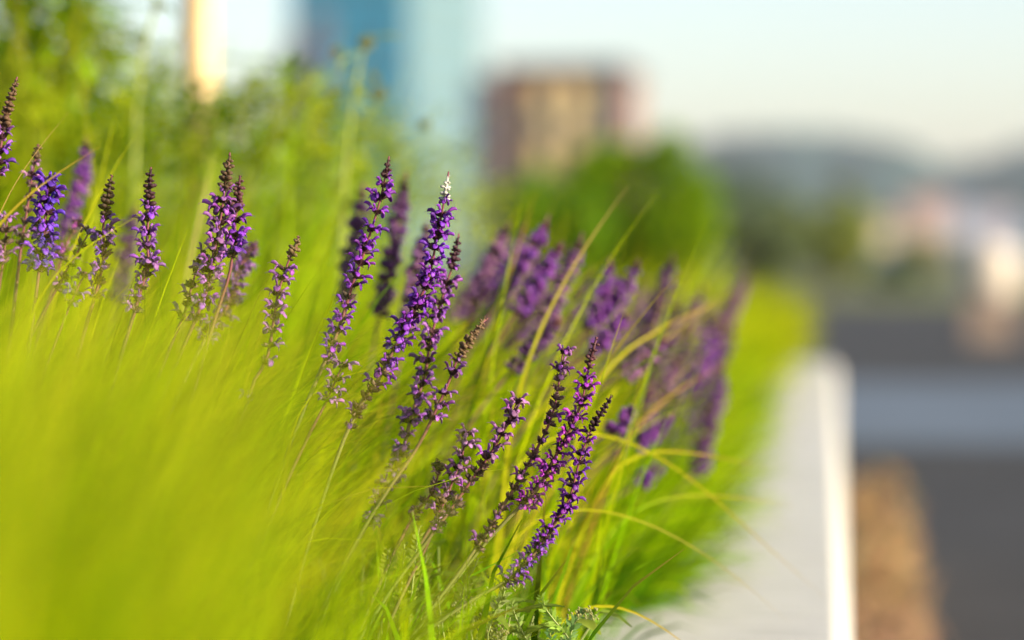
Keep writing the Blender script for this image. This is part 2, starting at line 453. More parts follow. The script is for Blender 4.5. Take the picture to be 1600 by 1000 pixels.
def whorl_mesh(seed, m='calyx', nb=3):
    """node of the spike: swollen ring, two pointed bracts and closed calyces as one body"""
    r = random.Random(seed); b = MB()
    b.tube([(0, 0, -.0008), (0, 0, 0), (0, 0, .0008)], [.0008, .0016, .0008], m, 6)
    for k in range(2):
        a = k * PI + r.uniform(-.3, .3); ca, sa = math.cos(a), math.sin(a)
        L = r.uniform(.003, .005)
        b.add([(ca * .0005 - sa * .0013, sa * .0005 + ca * .0013, -.0004), (ca * .0005 + sa * .0013, sa * .0005 - ca * .0013, -.0004), (ca * L, sa * L, -.0016), (ca * L * .5, sa * L * .5, .0006)],
              [(0, 1, 3), (1, 2, 3), (2, 0, 3), (0, 2, 1)], m)
    for k in range(nb):
        a = r.uniform(0, 2 * PI)
        add_calyx(b, m, L=r.uniform(.0028, .0042), up=r.uniform(.4, 1.6), R=.0012, az=a)
    return b.mesh('whorl')
WH = [whorl_mesh(i) for i in range(4)]
WHS = [whorl_mesh(10 + i, 'spent_calyx', 5) for i in range(4)]
def bud_mesh(length, m, R0=.0042, seed=0):
    """tapering bud cone of overlapping pointed bracts, unit: metres, along +z"""
    r = random.Random(seed); b = MB()
    nr = max(4, int(length / .0036))
    b.tube([(0, 0, 0), (0, 0, length * .6), (0, 0, length * .97)], [.0012, .0013, .0008], m, 5)
    for i in range(nr):
        t = i / (nr - 1); z = length * t * .97
        R = R0 * (1 - t) ** .55 * (.85 + .3 * r.random()) + .0011
        nk = r.choice((4, 5, 5, 6)) if t < .9 else 4
        for k in range(nk):
            a = k * 2 * PI / nk + i * 1.1 + r.uniform(-.3, .3)
            ca, sa = math.cos(a), math.sin(a)
            q_ = R * r.uniform(.7, 1.2)
            zz = z + r.uniform(-.0011, .0011)
            c = Vector((ca * .0006, sa * .0006, zz))
            lobe(b, c, (ca, sa, r.uniform(.5, 1.5)), (-ca, -sa, 1), q_, q_ * .42 + .0002, q_ * .34 + .0002, m, 5)
    return b.mesh('bud_tip')

def catmull(pts, step):
    pts = [Vector(p) for p in pts]
    P_ = [pts[0] * 2 - pts[1]] + pts + [pts[-1] * 2 - pts[-2]]
    out = []
    for i in range(1, len(P_) - 2):
        a, b, c, d = P_[i - 1:i + 3]
        n = max(2, int((c - b).length / step))
        for k in range(n):
            t = k / n
            out.append(.5 * ((2 * b) + (c - a) * t + (2 * a - 5 * b + 4 * c - d) * t * t + (3 * b - a - 3 * c + d) * t ** 3))
    out.append(pts[-1])
    return out

GROUP = 'purple salvia flower spikes in the planter'
FOCUS = 1.77
def salvia(label, px, depth=FOCUS, bud=0.15, budmat='calyx', end=1.0, spent=(), col=PUR, col2=None, space=.0078, nf=5,
           size=1.0, gaps=0.0, lean=-0.12, detail=True, halfspent=(), budR=.0042, leaves=0):
    """px: pixel track from tip to where flowers end (end = share of the track with flowers); then on to the soil"""
    col2 = col2 or col
    n = len(px)
    d0, d1 = depth if isinstance(depth, tuple) else (depth, depth)
    pts = [P(x, y, d0 + (d1 - d0) * i / max(1, n - 1)) for i, (x, y) in enumerate(px)]
    tr = catmull(pts, .003)
    # arc length
    acc = [0]
    for i in range(1, len(tr)): acc.append(acc[-1] + (tr[i] - tr[i - 1]).length)
    tot = acc[-1]
    # continue to the soil
    dirn = (tr[-1] - tr[-6]).normalized()
    p = tr[-1].copy(); ext = []
    while p.z > -0.045 and len(ext) < 400:
        dirn = (dirn + Vector((0, 0, -0.035)) + Vector((-.004, 0, 0))).normalized()
        p = p + dirn * .008
        if p.x > -0.235 and p.z < 0.03: p.x -= .006
        ext.append(p.copy())
    root = ext[-1] if ext else tr[-1]
    size *= .93
    r0 = empty('salvia', root, label, 'flower', GROUP)
    # stem
    full = tr[::3] + ([tr[-1]] if (len(tr) - 1) % 3 else []) + ext[::3] + ([root] if len(ext) % 3 != 1 else [])
    m = len(full); rad, cols = [], []
    for i in range(m):
        t = i / (m - 1)
        rad.append((.0006 + .0009 * min(1, t * 2.2)) * (size ** .5))
        q = min(1, max(0, t * 2.4 - .75)); cols.append(tuple(a * (1 - q) + b * q for a, b in zip((.14, .035, .05), (.15, .19, .04))))
    sb = MB(); sb.tube([v - root for v in full], rad, 'stem', 6, cols=cols)
    sb.build('stem', r0)
    rr = random.Random(hash(label) & 0xffff if False else sum(map(ord, label)))
    def at(sv):
        k = int(np.searchsorted(acc, sv)); k = min(max(k, 1), len(tr) - 2)
        return tr[k], (tr[k - 1] - tr[k + 1]).normalized()
    budL = tot * bud
    if bud > 0:
        bm = bud_mesh(budL, budmat, budR * size, seed=rr.randint(0, 99))
        bo = link('bud_tip', bm, r0)
        p_, _ = at(budL); q_, _ = at(0)
        bo.location = p_ - root
        bo.rotation_mode = 'QUATERNION'
        bo.rotation_quaternion = (q_ - p_).to_track_quat('Z', 'Y')
    sv = budL + .002
    ang = rr.uniform(0, 6)
    first = True
    while sv < tot * end:
        f = sv / tot
        p_, up_ = at(sv)
        grow = min(1, .6 + (sv - budL) / .03) if bud > 0 else min(1, .8 + sv / .02)
        sc = size * grow * rr.uniform(.88, 1.1)
        isp = any(a <= f < b_ for a, b_ in spent)
        hs = any(a <= f < b_ for a, b_ in halfspent)
        Q = up_.to_track_quat('Z', 'Y') @ Quaternion((0, 0, 1), ang)
        ang += PI / 2 * rr.uniform(.8, 1.2)
        if rr.random() < gaps:
            sv += space * size; continue
        wo_ = link('whorl', rr.choice(WHS if (isp or hs) else WH), r0)
        wo_.location = p_ - root; wo_.rotation_mode = 'QUATERNION'; wo_.rotation_quaternion = Q
        wo_.scale = (sc,) * 3
        cnt = nf + rr.choice((-1, 0, 0, 1))
        for k in range(cnt):
            if isp: me = rr.choice(FLS if rr.random() < .85 else FLH)
            elif hs: me = rr.choice(FLS + FLH * 2)
            else: me = rr.choice(FL) if (grow > .75 or rr.random() < .5) else rr.choice(FLS)
            fo = link('floret', me, wo_)
            fo.rotation_mode = 'QUATERNION'
            fo.rotation_quaternion = Quaternion((0, 0, 1), 2 * PI * k / cnt + rr.uniform(-.35, .35)) @ Quaternion((0, 1, 0), rr.uniform(-.35, .45)) @ Quaternion((1, 0, 0), rr.uniform(-.3, .3))
            fo.location = (0, 0, rr.uniform(-.0008, .0008))
            s_ = rr.uniform(.85, 1.2); fo.scale = (s_,) * 3
            q = rr.random() * .8 + f * .2
            fo.color = (*[a * (1 - q) + b_ * q for a, b_ in zip(col, col2)], 1)
        sv += space * 1.04 * rr.uniform(.72, 1.3)
    return r0

# far, soft spikes: whorls carry their florets in one body (too small to show them singly)
def soft_whorl(seed, c1, c2):
    r = random.Random(seed); b = MB()
    for k in range(7):
        a = 2 * PI * k / 7 + r.uniform(-.3, .3); up = r.uniform(-.4, 1.2)
        q = r.random(); c = tuple(x * (1 - q) + y_ * q for x, y_ in zip(c1, c2))
        d = Vector((math.cos(a), math.sin(a), up)).normalized()
        L = r.uniform(.007, .010)
        b.tube([d * .0003, d * L * .45, d * L * .8, d * L], [.0007, .0020, .0026, .0006], 'blur_flower', 5, cols=[(.06, .025, .05), c, c, c])
    return b.mesh('whorl')
SW = {'v': [soft_whorl(i, (.09, .03, .22), (.19, .04, .26)) for i in range(3)],
      'd': [soft_whorl(10 + i, (.06, .025, .08), (.12, .04, .15)) for i in range(3)],
      'l': [soft_whorl(20 + i, (.15, .07, .19), (.22, .09, .20)) for i in range(3)]}
def soft_salvia(label, px, depth, kind='v', size=1.15):
    pts = [P(x, y, depth) for x, y in px]
    tr = catmull(pts, .004)
    d_ = (tr[-1] - tr[-4]).normalized(); L0_ = (tr[0] - tr[-1]).length * .45
    for k in range(int(L0_ / .004)):
        d_ = (d_ + Vector((-.002, 0, -.012))).normalized(); tr.append(tr[-1] + d_ * .004)
    acc = [0]
    for i in range(1, len(tr)): acc.append(acc[-1] + (tr[i] - tr[i - 1]).length)
    dirn = (tr[-1] - tr[-4]).normalized(); p = tr[-1].copy(); ext = []
    while p.z > -0.045 and len(ext) < 300:
        dirn = (dirn + Vector((-.004, 0, -0.04))).normalized(); p = p + dirn * .01
        if p.x > -0.235: p.x -= .006
        ext.append(p.copy())
    root = ext[-1] if ext else tr[-1]
    r0 = empty('salvia', root, label, 'flower', GROUP)
    full = tr[::3] + ext[::3] + [root]
    sb = MB(); sb.tube([v - root for v in full], [.001 + .0008 * i / len(full) for i in range(len(full))], 'stem', 5,
                       cols=[(.13, .05, .05) if i < len(full) * .5 else (.14, .14, .05) for i in range(len(full))])
    sb.build('stem', r0)
    tot = acc[-1]; L = tot * .16
    bo = link('bud_tip', bud_mesh(L, 'calyx', .004, 3), r0)
    k = int(np.searchsorted(acc, L)); p_ = tr[min(k, len(tr) - 1)]
    bo.location = p_ - root; bo.rotation_mode = 'QUATERNION'; bo.rotation_quaternion = (tr[0] - p_).to_track_quat('Z', 'Y')
    rr = random.Random(sum(map(ord, label))); sv = L
    while sv < tot:
        k = min(max(int(np.searchsorted(acc, sv)), 1), len(tr) - 2)
        o = link('whorl', rr.choice(SW[kind]), r0)
        o.location = tr[k] - root; o.rotation_mode = 'QUATERNION'
        o.rotation_quaternion = (tr[k - 1] - tr[k + 1]).to_track_quat('Z', 'Y') @ Quaternion((0, 0, 1), rr.uniform(0, 6))
        s_ = size * rr.uniform(.9, 1.15) * min(1, .7 + (sv - L) / .04); o.scale = (s_,) * 3
        sv += .0058 * size
    return r0

# --- sharp spikes, right hand clump
salvia('tall purple spike with dark reddish bud tip, entwined with the browned spike', 
       [(933, 527), (922, 560), (910, 625), (896, 660), (882, 688), (864, 720), (840, 764), (808, 796)], (1.762, 1.775), bud=.15, col=PUR, col2=MAG, nf=5, space=.0068, size=.86)
salvia('half withered spike with lilac flowers only at its blunt top, behind the tall purple one',
       [(880, 545), (876, 580), (868, 630), (858, 662), (844, 692), (820, 735), (794, 778), (762, 830), (748, 850), (718, 893), (686, 935)], (1.785, 1.775), bud=0, end=.78,
       spent=((.1, 1),), halfspent=((0.03, .1), (.4, .44), (.6, .64)), col=PUR, col2=PNK, nf=6, space=.0066, size=.88)
salvia('lowest bright purple spike curving up on a bare brown stem over the paler leaves',
       [(955, 618), (946, 638), (930, 658), (920, 680), (906, 718), (893, 770), (882, 795), (865, 820), (835, 865), (815, 887), (785, 912), (750, 930), (700, 962)], (1.765, 1.76), bud=.14, end=.80, col=PUR, col2=VIO, nf=5, space=.0068, size=.86)
salvia('short faded spike with lilac top and browned calyces, left of the half withered one',
       [(810, 622), (802, 645), (790, 668), (769, 705), (748, 735), (724, 768), (703, 798), (682, 825), (655, 862), (630, 895)], 1.77, bud=0, end=.78,
       spent=((.36, 1),), col=PNK, col2=PUR, nf=5, space=.0076)
salvia('pinkish lilac spike leaning behind the short faded spike',
       [(730, 672), (726, 695), (721, 716), (712, 740), (700, 770), (680, 812), (650, 860)], 1.80, bud=0, end=.72, col=PNK, col2=LIL, nf=5, space=.008, halfspent=((.4, .7),))
salvia('small brownish pink spent spike low in the clump beside the lilac one',
       [(683, 718), (685, 742), (678, 765), (664, 785), (649, 800), (630, 835)], 1.80, bud=.12, budmat='olive_bud', end=.8, spent=((0, 1),), col=PNK, nf=4, space=.0076)
salvia('tiny spent spike with tawny calyces under the short faded spike',
       [(690, 772), (687, 795), (682, 815), (668, 850), (650, 885)], 1.79, bud=.1, budmat='olive_bud', end=.6, spent=((0, 1),), col=PNK, nf=4, space=.008)
salvia('small leaning spike with a long pointed olive brown bud tip in the centre',
       [(762, 497), (748, 508), (735, 527), (722, 545), (713, 565), (700, 600), (690, 622), (680, 643), (665, 675), (645, 710), (620, 745)], 1.80, bud=.26, budmat='olive_bud', end=.66, col=LIL, col2=PUR, nf=4, space=.011, size=1.0)
salvia('tall vivid purple spike crowned by a white woolly tip',
       [(701, 268), (697, 295), (692, 325), (682, 375), (672, 425), (655, 470), (635, 510), (612, 552), (590, 595), (565, 628), (540, 680), (524, 722)], (1.768, 1.785), bud=.085, budR=.0034, budmat='white_bud', end=.9,
       halfspent=((.62, .74),), spent=((.74, 1),), col=PUR, col2=VIO, nf=6, space=.0074)
salvia('tall spike close behind the white tipped one, maroon tip and lilac lower flowers',
       [(717, 365), (712, 392), (706, 418), (695, 452), (682, 495), (671, 540), (664, 585), (650, 628), (640, 660), (632, 695), (620, 732), (597, 764), (586, 797), (568, 830)], (1.83, 1.81), bud=.1, end=.97, col=PUR, col2=LIL, nf=5, space=.0082, halfspent=((.62, .95),))
salvia('slender purple spike with a small dark knobbly tip, left of the white tipped spike',
       [(608, 244), (605, 262), (600, 285), (592, 320), (580, 360), (567, 400), (552, 440), (540, 480), (525, 525), (505, 570), (484, 618)], (1.765, 1.775), bud=.07, budR=.003, end=.86, halfspent=((.56, .7), (.76, 1)), col=VIO, col2=PUR, nf=5, space=.0080)
salvia('short lilac spike half sunk in yellow grass under the slender purple spike',
       [(538, 565), (530, 582), (522, 600), (511, 625), (490, 665)], 1.77, bud=0, end=.75, col=LIL, nf=4, space=.009)
salvia('thin sparse spike with olive tip and few small violet flowers, standing alone',
       [(466, 368), (463, 388), (452, 405), (443, 430), (434, 460), (428, 498), (417, 560), (398, 592), (388, 624), (376, 655)], (1.765, 1.76), bud=.1, budmat='olive_bud', end=1, halfspent=((.36, 1),), gaps=.22, col=LIL, col2=PUR, nf=4, space=.010)
# --- sharp spikes, left hand clump
salvia('thick violet spike with the tallest olive brown tip, right in the paired clump',
       [(359, 238), (358, 262), (351, 292), (348, 322), (343, 350), (338, 380), (332, 402), (327, 432), (320, 460), (305, 500), (285, 545)], (1.77, 1.765), bud=.16, budmat='olive_bud', budR=.0048, end=.85, halfspent=((.6, .85),), col=LIL, col2=PUR, nf=6, space=.007, size=1.06)
salvia('dark budded spike pressed against the right side of the thick violet spike',
       [(375, 274), (373, 307), (369, 332), (367, 362), (365, 388), (358, 430), (345, 470)], 1.775, bud=.24, budR=.0042, end=.62, col=PUR, col2=VIO, nf=5, space=.0078, size=1.1)
salvia('spent brownish fork spreading to the left below the thick violet spike',
       [(322, 392), (312, 408), (303, 435), (296, 460), (290, 485), (275, 520)], 1.785, bud=0, end=.85, spent=((0, 1),), col=LIL, nf=5, space=.008)
salvia('blurred lilac spike rising behind to the right of the paired clump, one vivid floret',
       [(402, 376), (392, 392), (380, 410), (366, 438), (362, 460), (355, 481), (337, 502), (325, 522), (305, 560)], (1.95, 1.80), bud=.1, end=.9, col=LIL, col2=VIO, nf=4, space=.009)
salvia('upright violet spike with a blunt blackish bud tip, left of the paired clump',
       [(236, 261), (234, 287), (232, 315), (231, 350), (230, 380), (232, 410), (225, 437), (217, 462), (211, 485), (200, 520)], 1.768, bud=.22, budR=.0052, end=.86, halfspent=((.6, .9),), col=VIO, col2=LIL, nf=6, space=.0078, size=1.06)
salvia('spike with a ridged chestnut brown tip, next left from the upright blackish tipped one',
       [(175, 273), (171, 295), (166, 315), (163, 336), (161, 360), (163, 385), (160, 415), (152, 450), (140, 490)], 1.785, bud=.28, budmat='olive_bud', budR=.0045, end=.9, col=LIL, col2=VIO, nf=5, space=.0085, halfspent=((.5, .9),), size=1.15)
salvia('dark spent stem leaning left below the chestnut tipped spike',
       [(142, 358), (134, 372), (122, 392), (108, 415), (95, 440), (75, 475)], 1.80, bud=0, end=.85, spent=((0, 1),), col=LIL, nf=4, space=.008)
salvia('short dense blue violet spike with no bud tip near the left edge',
       [(78, 280), (76, 300), (74, 318), (70, 340), (68, 365), (65, 392), (60, 430)], 1.768, bud=0, end=.95, col=(.09, .035, .44), col2=VIO, nf=7, space=.007, size=1.15)
salvia('greenish brown withered spike just left of the short blue violet one',
       [(60, 225), (54, 255), (48, 290), (42, 330), (35, 370), (30, 410)], 1.84, bud=.1, budmat='olive_bud', end=.9, spent=((.3, 1),), col=PNK, nf=4, space=.009)
salvia('brown tipped spike cut by the picture edge, highest of all at the far left',
       [(27, 120), (21, 137), (12, 162), (5, 190), (2, 225), (-4, 255), (-8, 300)], 1.768, bud=.42, budmat='olive_bud', budR=.0046, end=.9, col=LIL, col2=VIO, nf=5, space=.009)
salvia('faint lilac spike low at the left edge behind yellow blades',
       [(12, 335), (10, 355), (8, 380), (5, 405), (0, 440)], 1.82, bud=0, end=.9, col=LIL, nf=4, space=.009, halfspent=((0, 1),))
salvia('dark pink spent spike behind, between the blue violet and chestnut tipped spikes',
       [(128, 338), (120, 352), (108, 372), (98, 400), (88, 430)], 1.9, bud=.1, end=.8, halfspent=((0, 1),), col=MAG, col2=PNK, nf=4, space=.009)
salvia('few lilac florets in the grass below the chestnut tipped spike',
       [(135, 425), (128, 437), (120, 452), (110, 475), (100, 500)], 1.76, bud=0, end=.8, halfspent=((.5, 1),), col=VIO, col2=LIL, nf=3, space=.01)

# --- soft spikes behind
for lab, px, d, k in [
    ('soft violet spike behind, right of the slender dark tipped spike', [(635, 268), (628, 310), (620, 360), (606, 430)], 2.12, 'd'),
    ('soft violet spike right behind the slender dark tipped spike', [(568, 285), (562, 330), (552, 385), (545, 420)], 2.15, 'd'),
    ('soft spike mostly hidden behind the white tipped spike', [(668, 345), (660, 390), (650, 430), (642, 470)], 2.1, 'l'),
    ('soft violet spike standing high between the blue violet and chestnut tipped spikes', [(134, 215), (133, 245), (125, 285), (114, 325)], 2.15, 'v'),
    ('dim violet spike behind the blackish tipped spike', [(212, 320), (205, 350), (198, 390), (190, 430)], 2.2, 'd'),
    ('first soft spike right of the white tipped clump, dull purple', [(796, 348), (780, 380), (765, 415), (748, 455)], 2.2, 'l'),
    ('vivid soft spike below the green bush left side', [(858, 336), (845, 365), (828, 395), (806, 428)], 2.15, 'v'),
    ('soft spike just below the vivid one under the bush', [(880, 378), (866, 400), (848, 430), (826, 460)], 2.12, 'v'),
    ('soft dull spike crossed by a long pale blade tip', [(910, 364), (900, 400), (880, 445), (858, 492)], 2.15, 'l'),
    ('dark soft spike low in the grass left of the tall entwined pair', [(878, 495), (862, 512), (842, 535), (820, 558)], 2.05, 'd'),
    ('soft spike with blue purple flowers above the entwined pair', [(954, 402), (950, 425), (944, 450), (934, 480)], 2.2, 'v'),
    ('soft spike right of centre, widest of the row under the bush', [(998, 406), (990, 430), (972, 458), (946, 485)], 2.2, 'v'),
    ('vivid soft fragment of a spike above the lowest sharp one', [(982, 490), (970, 502), (956, 517), (942, 532)], 2.1, 'v'),
    ('dim maroon spike right of the widest soft one', [(1052, 398), (1045, 425), (1034, 460), (1020, 495)], 2.35, 'd'),
    ('pale soft spike leaning into the dark purple mass', [(1098, 440), (1090, 470), (1076, 510), (1058, 545)], 2.6, 'l'),
    ('large dark purple soft spike at the right end of the flowers', [(1126, 490), (1122, 530), (1112, 580), (1098, 630)], 2.6, 'v'),
    ('second dark purple spike overlapping the large soft one', [(1108, 480), (1104, 520), (1098, 570), (1088, 620)], 2.5, 'v'),
    ('farthest dull violet spike at the right end of the row', [(1168, 418), (1160, 445), (1150, 470), (1136, 505)], 2.9, 'l'),
    ('soft pinkish spike low, right of the entwined pair', [(1042, 522), (1030, 540), (1012, 558), (994, 572)], 2.15, 'l'),
    ('low violet soft spike under the dark purple mass', [(1114, 630), (1110, 655), (1104, 685), (1096, 710)], 2.4, 'd'),
    ('low violet soft spike beside orange blades', [(1050, 645), (1040, 658), (1028, 672), (1010, 684)], 2.2, 'v'),
    ('small dim spike nearest the lowest sharp tip on its right', [(994, 634), (984, 645), (974, 656), (962, 668)], 2.05, 'v'),
    ('lowest soft violet patch of florets over the green leaves', [(1030, 728), (1024, 735), (1015, 742), (1006, 750)], 2.2, 'v'),
    ('dark purple spike in the middle of the purple mass, hidden at its foot', [(1080, 500), (1074, 540), (1064, 590), (1052, 635)], 2.45, 'd'),
    ('purple spike on the lower right flank of the dark purple mass', [(1130, 560), (1124, 600), (1114, 645), (1104, 690)], 2.5, 'v'),
    ('dull spike at the left flank of the dark purple mass', [(1062, 470), (1052, 505), (1038, 545), (1022, 585)], 2.4, 'd'),
    ('thin dark spike between the white tipped clump and the bush', [(760, 400), (755, 425), (748, 455), (742, 480)], 2.3, 'd'),
    ('dark maroon spike among grass between the widest soft ones', [(1034, 470), (1026, 490), (1012, 515), (996, 540)], 2.3, 'd'),
]:
    soft_salvia(lab, px, d, k)

for i, (x, y_, L_, d, k) in enumerate([(775, 372, 90, 2.35, 'l'), (820, 350, 95, 2.3, 'v'), (838, 372, 100, 2.5, 'l'), (895, 385, 110, 2.4, 'v'), (925, 420, 100, 2.45, 'd'),
        (965, 425, 110, 2.55, 'l'), (978, 440, 90, 2.3, 'v'), (1015, 430, 110, 2.6, 'l'), (1030, 445, 110, 2.5, 'v'), (1070, 430, 110, 2.8, 'd'), (1085, 455, 120, 2.7, 'v'),
        (1115, 450, 100, 2.9, 'l'), (1140, 455, 100, 2.95, 'v'), (1150, 500, 110, 2.75, 'd'), (1095, 540, 100, 2.55, 'v'), (1120, 580, 90, 2.5, 'd'), (1060, 560, 80, 2.35, 'l'),
        (1020, 600, 80, 2.25, 'd'), (1135, 600, 80, 2.6, 'v'), (905, 450, 90, 2.3, 'd'), (850, 430, 80, 2.25, 'l'), (800, 420, 80, 2.3, 'd')]):
    soft_salvia('soft blurred purple spike within the crowded drift behind the sharp flowers', [(x, y_), (x - L_ * .12, y_ + L_ * .33), (x - L_ * .30, y_ + L_ * .68), (x - L_ * .52, y_ + L_)], d, k, size=1.0)

# ------------------------------------------------------------------ single long blades that stand out
def blade(label, px, depth, wpx, c, c2=None, cat='grass blade'):
    d0, d1 = depth
    n = len(px)
    tr = catmull([P(x, y_, d0 + (d1 - d0) * i / (n - 1)) for i, (x, y_) in enumerate(px)], .012)
    for _ in range(40):
        tr = [tr[0]] + [(tr[i - 1] + tr[i] * 2 + tr[i + 1]) / 4 for i in range(1, len(tr) - 1)] + [tr[-1]]
    root = tr[0].copy(); N_ = len(tr)
    b = MB(); vs, cc, fs = [], [], []
    dm = (d0 + d1) / 2
    for i, p in enumerate(tr):
        t = i / (N_ - 1)
        tg = (tr[min(i + 1, N_ - 1)] - tr[max(i - 1, 0)]).normalized()
        sd_ = tg.cross(CF).normalized(); nn = sd_.cross(tg)
        W = wpx / FPX * dm * .5 * max(.04, (1 - t ** 2.5)) * (.7 + .3 * min(1, t * 4))
        q = max(0, (t - .6) / .4); co = tuple(a * (1 - q) + b_ * q for a, b_ in zip(c, c2 or c))
        vs += [p - root - sd_ * W, p - root + nn * W * .35, p - root + sd_ * W]; cc += [co] * 3
        if i: a = i * 3; fs += [(a - 3, a - 2, a + 1, a), (a - 2, a - 1, a + 2, a + 1)]
    b.add(vs, fs, 'grass_blade', cc)
    o = b.build('grass_blade'); o.location = root
    tag(o, label, cat, 'single long grass blades')
YG = (.42, .42, .012); OR = (.45, .27, .04); TAN = (.42, .28, .10); GN = (.22, .34, .012)
def to_soil(px, d, dx=-0.02):
    """prepend a rooted start: soil point below-left of the first track point"""
    p = P(px[0][0], px[0][1], d)
    g_ = Vector((min(p.x + dx, -0.26), p.y, -0.045))
    rel = g_ - Vector((0, 0, CAM_H)); dd = rel.dot(CF)
    return [(800 + rel.dot(CR) / dd * FPX, 500 - rel.dot(CU) / dd * FPX)] + px
for lab, px, dep, wp, c, c2 in [
    ('bright yellow blade lying almost flat above the blue violet spike', [(-60, 400), (0, 335), (60, 278), (110, 252), (156, 229)], (1.66, 1.70), 9, YG, OR),
    ('thin straw blade rising steeply behind the left edge spikes', [(-40, 420), (0, 310), (40, 240), (80, 200), (110, 172)], (1.74, 1.8), 4, OR, TAN),
    ('green yellow blade crossing in front of the chestnut and blackish tipped spikes', [(40, 430), (90, 410), (150, 375), (200, 345), (232, 328)], (1.68, 1.70), 7, YG, YG),
    ('broad vertical green blade right of the soft violet spike', [(95, 500), (130, 400), (158, 300), (172, 220), (184, 150)], (2.0, 2.1), 11, GN, YG),
    ('yellow blade curving right over the chestnut tipped spike', [(60, 540), (110, 400), (150, 300), (185, 235), (215, 205)], (1.85, 1.95), 8, YG, YG),
    ('long pale blade with a tawny tip in front of the green bush', [(800, 620), (850, 500), (893, 405), (940, 340), (983, 288)], (1.98, 2.02), 10, YG, TAN),
    ('straight upright blade left of the bush foot', [(740, 620), (780, 480), (810, 390), (838, 300)], (2.1, 2.15), 10, YG, OR),
    ('orange blade arching right and drooping over the stone coping', [(790, 700), (880, 650), (985, 665), (1085, 745), (1170, 830), (1290, 935)], (1.95, 2.05), 5, YG, OR),
    ('tan blade drooping lower over the coping', [(780, 820), (870, 775), (985, 790), (1100, 855), (1180, 915), (1235, 975)], (1.9, 1.98), 4, YG, TAN),
    ('wide orange yellow blade bending down at the near coping edge', [(880, 905), (940, 900), (1000, 925), (1060, 975), (1100, 1030)], (1.84, 1.86), 7, YG, OR),
    ('level yellow orange blade pointing right across the dark purple mass', [(930, 570), (1010, 540), (1080, 480), (1130, 470)], (2.0, 2.2), 7, YG, OR),
    ('flat golden blade reaching right beyond the soft flowers', [(960, 690), (1040, 705), (1120, 712), (1200, 730)], (2.0, 2.1), 6, YG, OR),
    ('flat green blade reaching the coping below the golden one', [(960, 790), (1040, 765), (1120, 770), (1240, 790)], (2.0, 2.1), 6, GN, OR),
    ('thin orange blade rising right over the large dark spike', [(980, 660), (1040, 620), (1090, 590), (1138, 566)], (2.1, 2.2), 6, OR, OR),
    ('straw blade leaning over the soft spikes toward upper right', [(940, 620), (1000, 560), (1060, 520), (1140, 448)], (2.1, 2.25), 7, YG, TAN),
    ('yellow blade crossing left of the thin sparse spike', [(455, 590), (500, 585), (545, 575), (600, 572)], (1.76, 1.78), 5, YG, YG),
    ('pale yellow upright blade cluster tip behind the paired clump', [(290, 420), (310, 350), (325, 290), (336, 240)], (2.15, 2.2), 14, (.55, .50, .10), (.55, .5, .15)),
]:
    blade(lab, to_soil(px, dep[0]), dep, wp, c, c2)

# ------------------------------------------------------------------ leaves at the foot of the clump
def leaf_geo(b, base, d, up, L, W, c, crinkle=.12, n=7, r=random):
    d = Vector(d).normalized(); side = d.cross(Vector(up)).normalized(); nn = side.cross(d)
    vs, fs, cc = [], [], []
    for i in range(n + 1):
        t = i / n; wv = W * math.sin(PI * min(1, t * .93 + .05)) ** .8
        p = base + d * (L * t) - nn * (L * .35 * t * t)
        for k, u in enumerate((-1, -.5, 0, .5, 1)):
            vs.append(p + side * wv * u + nn * (abs(u) * wv * .35 + r.uniform(-1, 1) * crinkle * W))
            s_ = r.uniform(.8, 1.2); cc.append(tuple(x * s_ for x in c))
    for i in range(n):
        for k in range(4):
            a = i * 5 + k; fs.append((a, a + 1, a + 6, a + 5))
    b.add(vs, fs, 'leaf', cc)
LG = (.10, .17, .02); LY = (.22, .28, .03)
def leafy_base(label, px, py, d, n, sz, seed):
    r = random.Random(seed)
    p = P(px, py, d); root = Vector((min(p.x, -0.26), p.y, -0.045))
    e = empty('salvia_foliage', root, label, 'foliage plant', 'leafy bases of the salvias')
    H = p.z - root.z
    for k in range(n):
        a = r.uniform(0, 2 * PI); h = H * r.uniform(.35, 1.05); rad = r.uniform(.005, .045)
        base = Vector((math.cos(a) * rad + (p.x - root.x) * h / H, math.sin(a) * rad, h))
        b = MB(); q = r.random(); c = tuple(x * (1 - q) + y_ * q for x, y_ in zip(LG, LY))
        leaf_geo(b, base, (math.cos(a), math.sin(a), r.uniform(-.2, .7)), (0, 0, 1), sz * r.uniform(.7, 1.2), sz * r.uniform(.18, .26), c, r=r)
        b.tube([Vector((base.x * .3, base.y * .3, 0)), Vector((base.x * .6, base.y * .6, h * .6)), base], [.0012, .0010, .0007], 'stem', 4, cols=[(.14, .17, .04)] * 3)
        b.build('leaf', e)
leafy_base('crinkled green leaves at the root of the lowest bright spike', 735, 935, 1.78, 22, .034, 1)
leafy_base('leaves under the short faded spike, mostly in shade', 640, 915, 1.86, 20, .036, 2)
leafy_base('leaves right of the bare brown stem near the coping edge', 880, 965, 1.84, 16, .030, 3)
leafy_base('small leaves beneath the tawny spent spikes', 690, 850, 1.9, 16, .030, 4)
leafy_base('broad leaves in the dark gap left of the clump foot', 560, 880, 1.95, 16, .036, 5)

